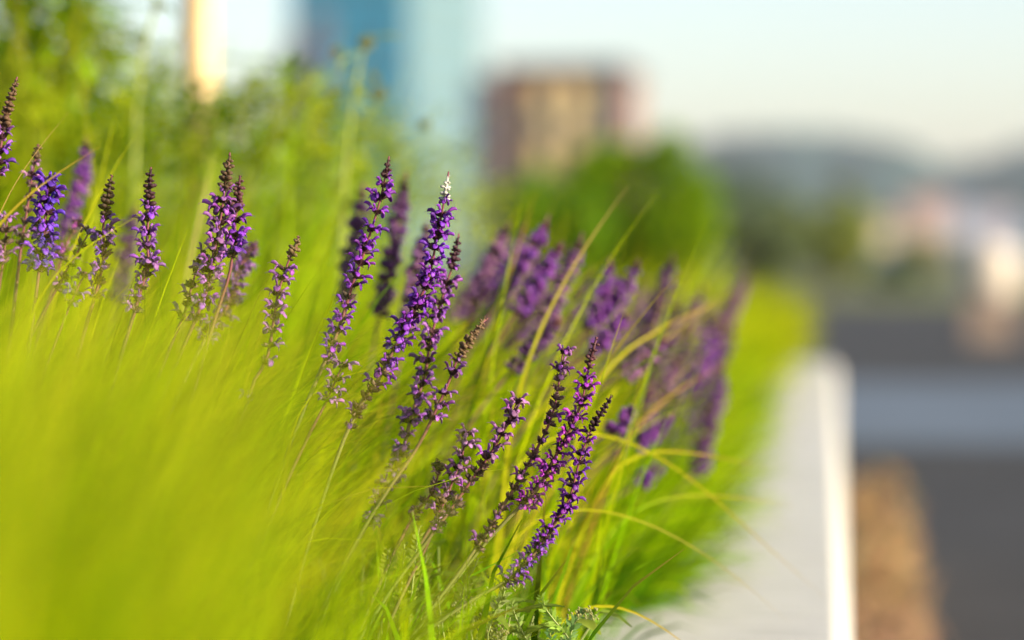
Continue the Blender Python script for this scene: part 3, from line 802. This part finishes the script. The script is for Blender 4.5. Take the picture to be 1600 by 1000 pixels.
def yarrow(label, px, depth, head=False, seed=0, c=(.24, .34, .07), dens=1.0, wl=.0075):
    """feathery sprig: stem lined with small toothed leaflets; each leaflet row bends upward"""
    r = random.Random(seed); n = len(px)
    tr = catmull([P(x, y_, depth) for x, y_ in px], .0022)
    top = tr[0]; root = Vector((min(tr[-1].x, -0.25), tr[-1].y, -0.045))
    e = empty('yarrow_sprig', root, label, 'yarrow', 'feathery yarrow sprigs')
    path = tr[::4] + [tr[-1], tr[-1] * .5 + root * .5 + Vector((0, 0, 0)), root]
    b = MB(); b.tube([p - root for p in path], [.0005 + .0006 * i / len(path) for i in range(len(path))], 'stem', 5, cols=[(.20, .24, .07)] * len(path))
    b.build('stem', e)
    fb = MB()
    for i in range(0, len(tr) - 1):
        t = i / len(tr); tg = (tr[max(0, i - 1)] - tr[i + 1]).normalized()
        s1 = tg.cross(CF).normalized(); s2 = tg.cross(s1)
        for k in range(int(3 * dens)):
            a = r.uniform(0, 2 * PI); dirn = (s1 * math.cos(a) + s2 * math.sin(a) * .6 + tg * r.uniform(.4, 1.0)).normalized()
            L = wl * (0.35 + .75 * math.sin(PI * min(1, t * .85 + .12))) * r.uniform(.7, 1.2)
            p = tr[i] - root; sd2 = dirn.cross(CF).normalized() * L * .16
            s_ = r.uniform(.7, 1.25); cc = tuple(x * s_ for x in c)
            fb.add([p, p + dirn * L * .5 + sd2, p + dirn * L, p + dirn * L * .5 - sd2], [(0, 1, 2, 3)], 'leaf', cc)
    f = fb.build('leaflets', e, smooth=False); f['kind'] = 'stuff'
    if head:
        hb = MB()
        for k in range(46):
            q = Vector((r.gauss(0, 1), r.gauss(0, 1), r.gauss(0, .5))) * .0055
            p = top - root + q
            lobe(hb, p - Vector((0, 0, .001)), (r.uniform(-.3, .3), r.uniform(-.3, .3), 1), (1, 0, 0), .0022, .0010, .0010, 'leaf', 5)
        hb.c = [tuple(x * random.uniform(.8, 1.2) for x in (.30, .31, .12)) for _ in hb.v]
        h = hb.build('seed_head', e); h['kind'] = 'stuff'
for i, (lab, px, d, hd, c) in enumerate([
    ('bright green feathery sprig standing up sharply at the bottom edge', [(846, 934), (855, 955), (868, 972), (884, 990), (900, 1020)], 1.765, False, (.26, .40, .06)),
    ('short feathery sprig curving right beside the bright one', [(912, 958), (902, 968), (893, 982), (890, 1000), (888, 1030)], 1.765, True, (.20, .34, .10)),
    ('pale feathery sprig left of the bright one at the bottom', [(800, 945), (806, 965), (815, 985), (828, 1010)], 1.79, False, (.26, .36, .08)),
    ('round olive seed head hanging under the bare brown stem', [(792, 912), (788, 928), (776, 950), (762, 990)], 1.765, True, (.2, .24, .08)),
    ('knobbly olive seed head below the leaf at the stem foot', [(728, 945), (730, 965), (735, 985), (742, 1020)], 1.77, True, (.2, .26, .08)),
    ('lower olive seed head at the bottom beneath the crinkled leaves', [(752, 968), (757, 985), (765, 1005), (770, 1040)], 1.775, True, (.22, .26, .08)),
    ('largest cluster of olive seeds touching the bottom edge', [(775, 985), (778, 1000), (784, 1030)], 1.77, True, (.22, .26, .08)),
    ('thin sprig with tiny leaves left of the clump foot', [(632, 850), (630, 875), (628, 905), (624, 950), (620, 1000)], 1.80, False, (.30, .36, .05)),
    ('second thin sprig beside the spent calyces', [(655, 825), (650, 860), (646, 900), (640, 960)], 1.79, False, (.30, .36, .05)),
    ('feathery sprig with yellow leaves in front of the shade', [(606, 860), (605, 885), (600, 920), (596, 970)], 1.80, False, (.34, .38, .05)),
    ('wispy sprig rising between the two spent spikes', [(668, 855), (664, 885), (662, 930), (655, 990)], 1.81, False, (.28, .34, .05)),
    ('ragged sprig under the half withered spike', [(748, 872), (740, 890), (728, 910), (716, 950), (705, 1000)], 1.79, False, (.26, .32, .06)),
    ('curled sprig leaning over the bottom left of the leaves', [(668, 925), (676, 945), (684, 975), (690, 1010)], 1.78, False, (.26, .34, .06)),
    ('low green sprig near the stone edge at the bottom', [(858, 985), (862, 1000), (868, 1030)], 1.80, False, (.14, .28, .10)),
]):
    yarrow(lab, px, d, hd, seed=i, c=c)

# ------------------------------------------------------------------ leafy weeds at the back left
def weed(label, px, d, seed, c, nl=70, ls=.035, spread=.05, heads=(), cat='weed'):
    r = random.Random(seed)
    tr = catmull([P(x, y_, d) for x, y_ in px], .02)
    root = Vector((tr[-1].x - .02, tr[-1].y, -0.045)); root.x = min(root.x, -.26)
    e = empty('leafy_weed', root, label, cat, 'leafy weeds behind the salvias')
    path = tr + [root]
    b = MB(); b.tube([p - root for p in path], [.0015 + .002 * i / len(path) for i in range(len(path))], 'stem', 5, cols=[(.22, .26, .05)] * len(path))
    b.build('stem', e)
    fb = MB()
    for k in range(nl):
        t = r.random() ** .9; i = int(t * (len(tr) - 1)); a = r.uniform(0, 2 * PI)
        sp = spread * (.25 + .75 * min(1, t * 2.5))
        p = tr[i] - root + Vector((math.cos(a), math.sin(a), 0)) * r.uniform(0, sp) + Vector((0, 0, r.uniform(-.02, .02)))
        s_ = r.uniform(.5, 1.3); cc = tuple(x * s_ for x in c)
        leaf_geo(fb, p, (math.cos(a), math.sin(a), r.uniform(-.3, 1.1)), (0, 0, 1), ls * r.uniform(.6, 1.25), ls * r.uniform(.14, .24), cc, .05, n=3, r=r)
    f = fb.build('foliage', e); f['kind'] = 'stuff'
    for hx, hy, hr in heads:
        hb = MB(); hp = P(hx, hy, d) - root
        for k in range(60):
            v = Vector((r.gauss(0, 1), r.gauss(0, 1), r.gauss(0, 1))).normalized()
            lobe(hb, hp + v * hr * .5, v, (0.1, .2, 1), hr * .6, hr * .18, hr * .18, 'leaf', 5)
        hb.c = [tuple(x * r.uniform(.8, 1.2) for x in (.24, .27, .11)) for _ in hb.v]
        i = min(range(len(tr)), key=lambda q: (tr[q] - root - hp).length + max(0, tr[q].z - root.z - hp.z))
        hb.tube([tr[i] - root, hp], [.001, .0008], 'stem', 4, cols=[(.2, .26, .05)] * 2)
        hb.build('flower_head', e)
WG = (.24, .38, .008); WY = (.42, .48, .010); WD = (.12, .22, .010); WP = (.36, .44, .09)
weed('tall weed topped by round tan flower heads before the blue tower', [(572, 60), (560, 110), (548, 180), (540, 260), (535, 360)], 2.55, 3, WP, nl=26, ls=.028, spread=.03,
     heads=((572, 66, .0085), (526, 82, .006), (592, 145, .008), (586, 120, .005), (664, 195, .006)))
weed('slim sprig rising against the sky left of the timber stake', [(246, -5), (232, 50), (222, 100), (214, 160), (210, 260)], 2.6, 4, WG, nl=24, ls=.022, spread=.014, heads=((246, 8, .006), (222, 65, .006)))
weeds = [
    ('tallest leafy weed in the top left corner', [(20, -30), (22, 60), (30, 150), (35, 260)], 3.0, (.22, .38, .008), 480, .052, .13),
    ('leafy weed with a twig reaching right, second from the left corner', [(95, 10), (98, 70), (95, 150), (90, 260)], 3.0, (.22, .38, .008), 420, .050, .12),
    ('weed whose leaves stick out toward the sky gap', [(135, 45), (132, 90), (125, 160), (120, 260)], 2.9, WY, 90, .036, .06),
    ('low weed closing the sky gap left of the stake', [(185, 135), (185, 190), (185, 280)], 3.4, WG, 120, .04, .10),
    ('low weed at the left foot of the timber stake', [(245, 130), (248, 190), (250, 280)], 3.5, WG, 130, .04, .10),
    ('dark leafed weed touching the right foot of the timber stake', [(318, 165), (322, 210), (326, 290)], 2.7, WD, 110, .035, .08),
    ('weed right of the stake with light leaves', [(385, 150), (388, 200), (390, 300)], 3.1, WY, 140, .038, .10),
    ('bushy weed below the dark roofed block', [(440, 120), (440, 180), (440, 290)], 3.1, WG, 170, .04, .10),
    ('pale weed between the dark block and the flower heads', [(490, 145), (492, 210), (495, 300)], 3.0, WY, 130, .036, .09),
    ('weed below the blue face of the tower', [(545, 190), (545, 240), (548, 320)], 3.3, WG, 130, .038, .10),
    ('thin greyish weed below the mint face of the tower', [(620, 195), (622, 250), (625, 330)], 3.3, WP, 100, .034, .09),
    ('far low weed just left of the brick building foot', [(690, 235), (692, 280), (695, 350)], 4.0, WP, 100, .034, .10),
    ('yellow weed behind the blackish tipped spike', [(230, 210), (230, 260), (232, 350)], 3.0, WY, 120, .035, .09),
    ('yellow weed behind the soft spike on the left', [(60, 150), (62, 220), (64, 320)], 2.6, WY, 110, .035, .08),
    ('green weed behind the chestnut tipped spike', [(160, 190), (160, 250), (160, 340)], 2.8, WG, 120, .035, .09),
    ('green weed behind the thin sparse spike', [(440, 250), (442, 300), (445, 390)], 2.8, WG, 120, .035, .09),
    ('grey green weed behind the slender dark tipped spike', [(530, 280), (532, 330), (535, 400)], 2.9, WP, 110, .034, .09),
    ('olive weed filling the gap above the first soft spikes', [(750, 300), (752, 340), (755, 420)], 3.6, WY, 110, .034, .10),
]
for i, (lab, px, d, c, nl, ls, sp) in enumerate(weeds):
    weed(lab, px, d, 100 + i, c, int(nl * 1.5), ls * .78, sp * 1.15)

# timber stake
a = P(312, 420, 3.2); bt = P(309, -260, 3.2)
sr = .0230
sb = MB(); k = 9
base = Vector((a.x + .004, a.y, -0.08)); topv = bt
sb.tube([(base.lerp(topv, i / k)) - base for i in range(k + 1)], [sr * 1.12 - sr * .14 * i / k for i in range(k + 1)], 'timber', 18)
st = sb.build('timber_stake'); st.location = base
tag(st, 'round pale timber stake rising out of the weeds', 'wooden stake')

# ------------------------------------------------------------------ bushes and trees
def crown(b, c, rx, ry, rz, n, ls, cols, seed, m='leaf', hollow=.35):
    r = random.Random(seed)
    lob = [(Vector((r.gauss(0, .45), r.gauss(0, .45), r.gauss(0, .4))), r.uniform(.35, .6)) for _ in range(14)]
    vs, fs, cc = [], [], []
    for i in range(n):
        lc, lr = lob[i % len(lob)]
        v = Vector((r.gauss(0, 1), r.gauss(0, 1), r.gauss(0, 1))).normalized()
        q = lc + v * lr * (hollow + (1 - hollow) * r.random() ** .5)
        if q.length > 1: q *= (1 - .12 * r.random()) / q.length
        p = Vector((c[0] + q.x * rx, c[1] + q.y * ry, c[2] + q.z * rz))
        t = Vector((r.gauss(0, 1), r.gauss(0, 1), r.gauss(0, .6))).normalized(); u = t.cross(v).normalized() if abs(t.dot(v)) < .98 else t.orthogonal()
        s_ = ls * r.uniform(.6, 1.3); col = r.choice(cols); f_ = r.uniform(.75, 1.25); col = tuple(x * f_ for x in col)
        o = len(vs); vs += [p - t * s_, p + u * s_ * .45, p + t * s_, p - u * s_ * .45]; fs.append((o, o + 1, o + 2, o + 3)); cc += [col] * 4
    b.add(vs, fs, m, cc)
def tree(name, label, cat, base, H, rx, rz, n, ls, cols, seed, group=None, low=.0, trunk=.05):
    e = empty(name, base, label, cat, group); r = random.Random(seed)
    t = MB(); zc = H - rz
    t.tube([(0, 0, -.05), (.01 * H, 0, zc * .5), (0, .01 * H, zc)], [trunk, trunk * .8, trunk * .5], 'bark', 8)
    for k in range(7):
        a_ = 2 * PI * k / 7 + r.uniform(-.3, .3); s0 = Vector((0, 0, zc * r.uniform(.3, .8)))
        e1 = Vector((math.cos(a_) * rx * .6, math.sin(a_) * rx * .6, zc + rz * r.uniform(-.3, .5)))
        t.tube([s0, s0.lerp(e1, .5) + Vector((0, 0, .05 * H)), e1], [trunk * .5, trunk * .35, trunk * .12], 'bark', 5)
    t.build('trunk', e)
    c = MB(); crown(c, (0, 0, zc), rx, rx, rz, n, ls, cols, seed)
    o = c.build('crown', e, smooth=False); o['kind'] = 'stuff'
    return e
def ground_at(px, y_, d, z=GZ):
    p = P(px, y_, d); return Vector((p.x, p.y, z))
BG_ = [(.12, .25, .004), (.19, .33, .005), (.06, .15, .004), (.30, .40, .006)]
tree('green_bush', 'rounded dense green bush before the brick building', 'bush', ground_at(965, 300, 13.5), 1.60, .56, .66, 9000, .035, BG_, 5, low=.1, trunk=.05)
tree('green_bush', 'smaller darker bush on the left flank of the round green one', 'bush', ground_at(868, 300, 13.0), 1.52, .34, .56, 4500, .035, BG_[:3], 6, trunk=.04)
tree('green_bush', 'taller green bush forming the right shoulder of the round one', 'bush', ground_at(1050, 300, 13.2), 1.68, .30, .60, 5000, .035, BG_, 15, trunk=.04)
tree('pale_bush', 'pale yellowish bush low between the green bush and the hills', 'bush', ground_at(1110, 400, 11.5), 1.0, .38, .42, 3500, .03, [(.17, .22, .04), (.22, .25, .05)], 7, trunk=.03)
tree('olive_tree', 'olive green tree standing in front of the hillside houses', 'tree', ground_at(1290, 350, 70), 3.0, 1.5, 1.4, 4500, .16, [(.20, .24, .05), (.26, .28, .05), (.15, .20, .05)], 8, trunk=.15)
tree('dark_tree', 'dark green tree to the left of the olive one', 'tree', ground_at(1195, 380, 60), 2.3, 1.3, 1.1, 4000, .15, [(.10, .14, .06), (.13, .16, .07)], 9, trunk=.14)
tree('dark_tree', 'dark green tree behind, under the highest part of the hill', 'tree', ground_at(1150, 330, 110), 5.2, 2.8, 2.2, 4000, .3, [(.09, .14, .09), (.12, .16, .10)], 10, trunk=.2)
tree('small_tree', 'small olive tree between the two groups of houses', 'tree', ground_at(1440, 400, 85), 1.8, 1.0, .9, 1800, .15, [(.26, .26, .10), (.30, .28, .12)], 11, trunk=.12)
tree('small_tree', 'small grey green tree beside the pale pillar', 'tree', ground_at(1400, 440, 65), 1.2, .9, .7, 2000, .12, [(.13, .18, .12), (.16, .20, .13)], 12, trunk=.08)

# rusty plants at the foot of the wall
for i, (px, py, d, lab) in enumerate([
    (1385, 740, 7.0, 'rust orange dry plant farthest along the wall foot'),
    (1400, 800, 6.3, 'rust orange dry plant at the wall foot, second farthest'),
    (1385, 850, 5.6, 'orange brown plant at the wall foot, middle of the row'),
    (1405, 920, 5.0, 'brownish pink plant at the wall foot, second nearest'),
    (1390, 990, 4.4, 'brownish pink plant at the wall foot, nearest to the viewer'),
]):
    p = P(px, py, d)
    cols = [(.42, .22, .11), (.40, .27, .13), (.32, .20, .11), (.22, .22, .10)] if i < 3 else [(.38, .21, .14), (.32, .20, .14), (.26, .19, .10)]
    e = empty('dry_plant', (p.x, p.y, GZ), lab, 'plant', 'dry plants along the wall foot')
    t = MB(); r = random.Random(i)
    h = p.z - GZ + .06
    for k in range(9):
        a_ = r.uniform(0, 6.28); t.tube([(0, 0, 0), (math.cos(a_) * .03, math.sin(a_) * .03, h * .5), (math.cos(a_) * .08, math.sin(a_) * .08, h * .9)], [.004, .003, .0015], 'stem', 4, cols=[(.2, .12, .06)] * 3)
    o = t.build('stems', e); o.name = 'stem'
    c = MB(); crown(c, (-.02, 0, h * .46), .12, .26, h * .46, 480, .018, cols, 30 + i)
    o = c.build('foliage', e, smooth=False); o['kind'] = 'stuff'

# pale pillar by the road
p = P(1547, 560, 27); base = Vector((p.x, p.y, GZ))
e = empty('stone_pillar', base, 'pale cream pillar with rounded top on a dull pink plinth at the roadside', 'pillar')
pb = MB(); pb.box(-.26, .26, -.26, .26, 0, .42, 'plinth_stone'); pb.box(-.30, .30, -.30, .30, .42, .47, 'pink_stone'); pb.build('plinth', e, smooth=False)
pb = MB(); pb.tube([(0, 0, .47), (0, 0, .6), (0, 0, .9), (0, 0, 1.05), (0, 0, 1.12)], [.26, .30, .30, .24, .10], 'pillar_stone', 20); pb.build('shaft', e)

# ------------------------------------------------------------------ buildings
def face_box(W, D, H): return W, D, H
def place(px, d, z=GZ): return ground_at(px, 400, d, z)
# glass tower seen on its corner
d = 300.0
corner = place(637, d)
lft = place(455, d * 1.03); rgt = place(752, d * 1.06)
tw = empty('glass_tower', corner, 'tall blue glass tower with a pale mint side rising out of the picture', 'tower')
TH = 62.0
def wallstrip(b, a, c, z0, z1, out, th, m):
    a, c = Vector(a), Vector(c); n_ = Vector(out).normalized() * th
    v = [a, c, c + n_, a + n_]
    b.add([(q.x, q.y, z0) for q in v] + [(q.x, q.y, z1) for q in v], [(3, 2, 1, 0), (4, 5, 6, 7), (0, 1, 5, 4), (1, 2, 6, 5), (2, 3, 7, 6), (3, 0, 4, 7)], m)
L0, R0, C0 = lft - corner, rgt - corner, Vector((0, 0, 0)); B0 = L0 + R0
b = MB(); b.add([(q.x, q.y, 0) for q in (C0, R0, B0, L0)] + [(q.x, q.y, TH) for q in (C0, R0, B0, L0)],
                [(0, 1, 5, 4), (1, 2, 6, 5), (2, 3, 7, 6), (3, 0, 4, 7), (4, 5, 6, 7)], 'dark_cladding'); b.build('core', tw, smooth=False)
def outw(a, c):
    t = (c - a); n_ = Vector((t.y, -t.x, 0)).normalized()
    return n_ if n_.dot(-CF) > 0 else -n_
pan = {}
for (A, Bv, m, nc) in ((L0, C0, 'blue_glass', 6), (C0, R0, 'mint_cladding', 4)):
    on = outw(A, Bv)
    for fl in range(16):
        for c_ in range(nc):
            f0, f1 = (c_ + .04) / nc, (c_ + .96) / nc
            b = MB(); wallstrip(b, A.lerp(Bv, f0), A.lerp(Bv, f1), 0.35, 3.75, on, .12, m)
            key = (m, c_)
            if key not in pan: pan[key] = b.mesh('window_panel', False)
            o = link('window_panel', pan[key], tw); o.location = (0, 0, fl * 3.87)
    b = MB()
    for fl in range(17): wallstrip(b, A, Bv, fl * 3.87 - .1, fl * 3.87 + .2, on, .2, 'metal_mullion')
    o = b.build('floor_band', tw, smooth=False); o['kind'] = 'stuff'
# dark low block left of the tower with a sloped roof
p0 = place(452, 270); b = MB()
e = empty('dark_block', p0, 'dark sloping roofed block leaning against the left side of the tower', 'building')
hz_ = lambda y_, dd: CAM_H + (400 - y_) / FPX * dd - GZ
b.add([(-1.2, 0, 0), (3.0, 0, 0), (3.0, 8, 0), (-1.2, 8, 0), (-1.2, 0, hz_(125, 270)), (3.0, 0, hz_(25, 270)), (3.0, 8, hz_(25, 270)), (-1.2, 8, hz_(125, 270))],
      [(0, 1, 5, 4), (1, 2, 6, 5), (2, 3, 7, 6), (3, 0, 4, 7)], 'dark_cladding'); b.build('wall', e, smooth=False)
b = MB(); b.add([(-1.6, -.4, hz_(122, 270)), (3.2, -.4, hz_(18, 270)), (3.2, 8.4, hz_(18, 270)), (-1.6, 8.4, hz_(122, 270)), (-1.6, -.4, hz_(122, 270) + .5), (3.2, -.4, hz_(18, 270) + .5), (3.2, 8.4, hz_(18, 270) + .5), (-1.6, 8.4, hz_(122, 270) + .5)],
      [(0, 3, 2, 1), (4, 5, 6, 7), (0, 1, 5, 4), (1, 2, 6, 5), (2, 3, 7, 6), (3, 0, 4, 7)], 'dark_roof'); b.build('roof', e, smooth=False)
# brick building
d = 150.0; p0 = place(778, d); p1 = place(968, d * .99)
W = (p1 - p0).length; H = hz_(112, d)
e = empty('brick_building', p0, 'brown brick building with cream bays behind the green bush', 'building')
e.rotation_euler.z = math.atan2(p1.y - p0.y, p1.x - p0.x)
b = MB(); b.box(0, W, 0, 9, 0, H, 'brick'); b.build('wall', e, smooth=False)
b = MB(); b.box(-.25, W + .25, -.3, 9.3, H + .002, H + .45, 'dark_roof'); b.build('roof', e, smooth=False)
for (x0, x1) in ((2.45, 3.5), (4.3, 5.9), (6.1, 7.2)):
    b = MB(); b.box(x0, x1, -.25, -.003, .3, H - .9, 'cream_render'); b.build('bay', e, smooth=False)
b = MB(); b.box(W - .75, W + .12, -.55, 1.2, 0, H - .15, 'dark_cladding'); b.build('dark_end_block', e, smooth=False)  # dark block added so the sunlit brick end reads as a dark edge
for xq in (2.05, 3.72, 6.0):
    b = MB(); b.box(xq - .16, xq + .16, -.3, -.002, .2, H - .6, 'dark_window'); b.build('glazed_strip', e, smooth=False)
wm = MB(); wm.box(-.28, .28, -.06, -.003, -.6, .6, 'dark_window'); wmm = wm.mesh('window', False)
fm = MB()
for s_ in (-1, 1):
    fm.box(.28 * s_ - .04, .28 * s_ + .04, -.11, -.004, -.64, .64, 'pillar_stone')
fm.box(-.24, .24, -.11, -.0045, .6, .68, 'pillar_stone'); fm.box(-.24, .24, -.11, -.0045, -.68, -.6, 'pillar_stone')
fmm = fm.mesh('frame', False)
for fl in range(3):
    for x_, yo in ((.7, 0), (1.7, 0), (2.98, -.25), (3.9, 0), (5.1, -.25), (6.65, -.25), (7.6, 0)):
        if x_ > W - .35: continue
        o = link('window', wmm, e); o.location = (x_, yo, 2.2 + fl * 3.4); link('frame', fmm, o)
# narrow dark infill between tower and brick building
p0 = place(752, 200); H = hz_(125, 200)
e = empty('grey_building', p0, 'narrow dark grey green building squeezed left of the brick one', 'building')
b = MB(); b.box(-.9, 1.4, 0, 8, 0, H, 'dark_cladding'); b.build('wall', e, smooth=False)
b = MB(); b.box(-1.0, 1.5, -.1, 8.1, H + .002, H + .3, 'dark_roof'); b.build('roof', e, smooth=False)
# hillside houses and sheds
hm = {}
def house(px, ytop, ybot, wpx, d, colr, label, roofc='dark_roof', cat='house'):
    top = P(px, ytop, d); bot = P(px, ybot, d)
    W = wpx / FPX * d; zb = max(bot.z, GZ) if d < 90 else bot.z
    H = top.z - zb
    e = empty('house', (top.x, top.y, zb), label, cat, 'houses across the valley'); e.rotation_euler.z = YAW
    b = MB(); hw = H * .7; D = W * .8
    b.add([(-W / 2, 0, -H * .6), (W / 2, 0, -H * .6), (W / 2, D, -H * .6), (-W / 2, D, -H * .6), (-W / 2, 0, hw), (W / 2, 0, hw), (W / 2, D, hw), (-W / 2, D, hw)],
          [(0, 1, 5, 4), (1, 2, 6, 5), (2, 3, 7, 6), (3, 0, 4, 7)], 'house_wall')
    o = b.build('wall', e, smooth=False); o.color = (*colr, 1)
    b = MB(); q = W * .06
    b.add([(-W / 2 - q, -q, hw), (W / 2 + q, -q, hw), (W / 2 + q, D + q, hw), (-W / 2 - q, D + q, hw), (-W / 2 - q, D / 2, H), (W / 2 + q, D / 2, H)],
          [(0, 1, 5, 4), (2, 3, 4, 5), (1, 2, 5), (3, 0, 4), (0, 3, 2, 1)], roofc)
    b.build('roof', e, smooth=False)
    for k in range(3):
        b = MB(); x_ = -W * .32 + k * W * .32; b.box(x_ - W * .06, x_ + W * .06, -W * .012, -W * .001, hw * .35, hw * .7, 'dark_window'); b.build('window', e, smooth=False)
PKH = (.36, .27, .26); BLH = (.25, .29, .37); GYH = (.36, .42, .44); CRH = (.50, .42, .28); GRN = (.30, .34, .30)
mat('red_roof', (.24, .13, .10), rough=.85)
mat('blue_roof', (.12, .15, .21), rough=.7)
house(1452, 305, 352, 62, 420, PKH, 'pinkish house high on the hillside, left of the blue grey ones', 'red_roof')
house(1560, 310, 365, 60, 430, (.32, .31, .38), 'lilac grey house at the right end of the hillside')
house(1512, 310, 350, 46, 450, BLH, 'blue grey house between the pinkish and the lilac one', 'blue_roof')
house(1378, 325, 375, 44, 400, CRH, 'cream house just right of the olive tree')
house(1592, 350, 405, 44, 330, BLH, 'blue house low at the right edge of the hillside', 'blue_roof')
house(1420, 348, 392, 42, 350, (.30, .25, .16), 'ochre house below the pinkish one')
house(1345, 398, 452, 88, 140, GYH, 'long pale grey shed behind the verge under the olive tree', 'blue_roof', 'shed')
house(1252, 405, 455, 80, 150, (.28, .33, .31), 'grey green shed left of the long pale one', 'blue_roof', 'shed')
house(1390, 385, 455, 60, 160, (.38, .43, .46), 'pale shed with a high gable right of the long one', 'blue_roof', 'shed')
house(1485, 395, 452, 56, 170, (.22, .26, .24), 'dark green shed left of the cream pillar', 'dark_roof', 'shed')
house(1200, 420, 458, 60, 130, (.26, .28, .26), 'low grey shed at the far end of the planter', 'dark_roof', 'shed')

# hills
def hill(name, label, prof, d, depth_, base_z=-3):
    b = MB(); vs, fs = [], []; nx, ny = 160, 14; r = random.Random(len(prof))
    xs = [q[0] for q in prof]; hs = [q[1] for q in prof]
    for j in range(ny + 1):
        t = j / ny
        for i in range(nx + 1):
            px = xs[0] + (xs[-1] - xs[0]) * i / nx
            yy = float(np.interp(px, xs, hs))
            dd = d + depth_ * t
            p = P(px, 400, dd)
            h = (400 - yy) / FPX * (d + depth_ * .7) + CAM_H
            z = h * math.sin(min(1, t / .7) * PI / 2) ** .8 + (r.uniform(-1, 1) * .012 * d * .35 if t > 0 else 0)
            vs.append((p.x, p.y, z if t > 0 else base_z))
    for j in range(ny):
        for i in range(nx):
            a_ = j * (nx + 1) + i; fs.append((a_, a_ + 1, a_ + nx + 2, a_ + nx + 1))
    b.add(vs, fs, 'hill_forest'); o = b.build(name); tag(o, label, kind='structure')
hill('hills', 'long wooded hill ridge beyond the town', [(-1500, 330), (0, 320), (700, 300), (1000, 262), (1090, 226), (1180, 210), (1270, 214), (1330, 226), (1390, 228), (1440, 250), (1480, 266), (1530, 258), (1600, 236), (2000, 235), (3200, 300)], 900, 700)
# haze
HZ = 0.5 / 1500 * 0.45
hb = MB(); hb.box(-2500, 2500, -250, 3200, -8, 150, 'asphalt')
hz = hb.build('haze', smooth=False); tag(hz, kind='stuff')
hm_ = bpy.data.materials.new('haze'); hm_.use_nodes = True; t = hm_.node_tree; t.nodes.clear()
o_ = t.nodes.new('ShaderNodeOutputMaterial'); pv = t.nodes.new('ShaderNodeVolumePrincipled')
pv.inputs['Color'].default_value = (.84, .83, .94, 1); pv.inputs['Density'].default_value = HZ
pv.inputs['Anisotropy'].default_value = 0.2
t.links.new(pv.outputs[0], o_.inputs['Volume'])
hz.data.materials.clear(); hz.data.materials.append(hm_)
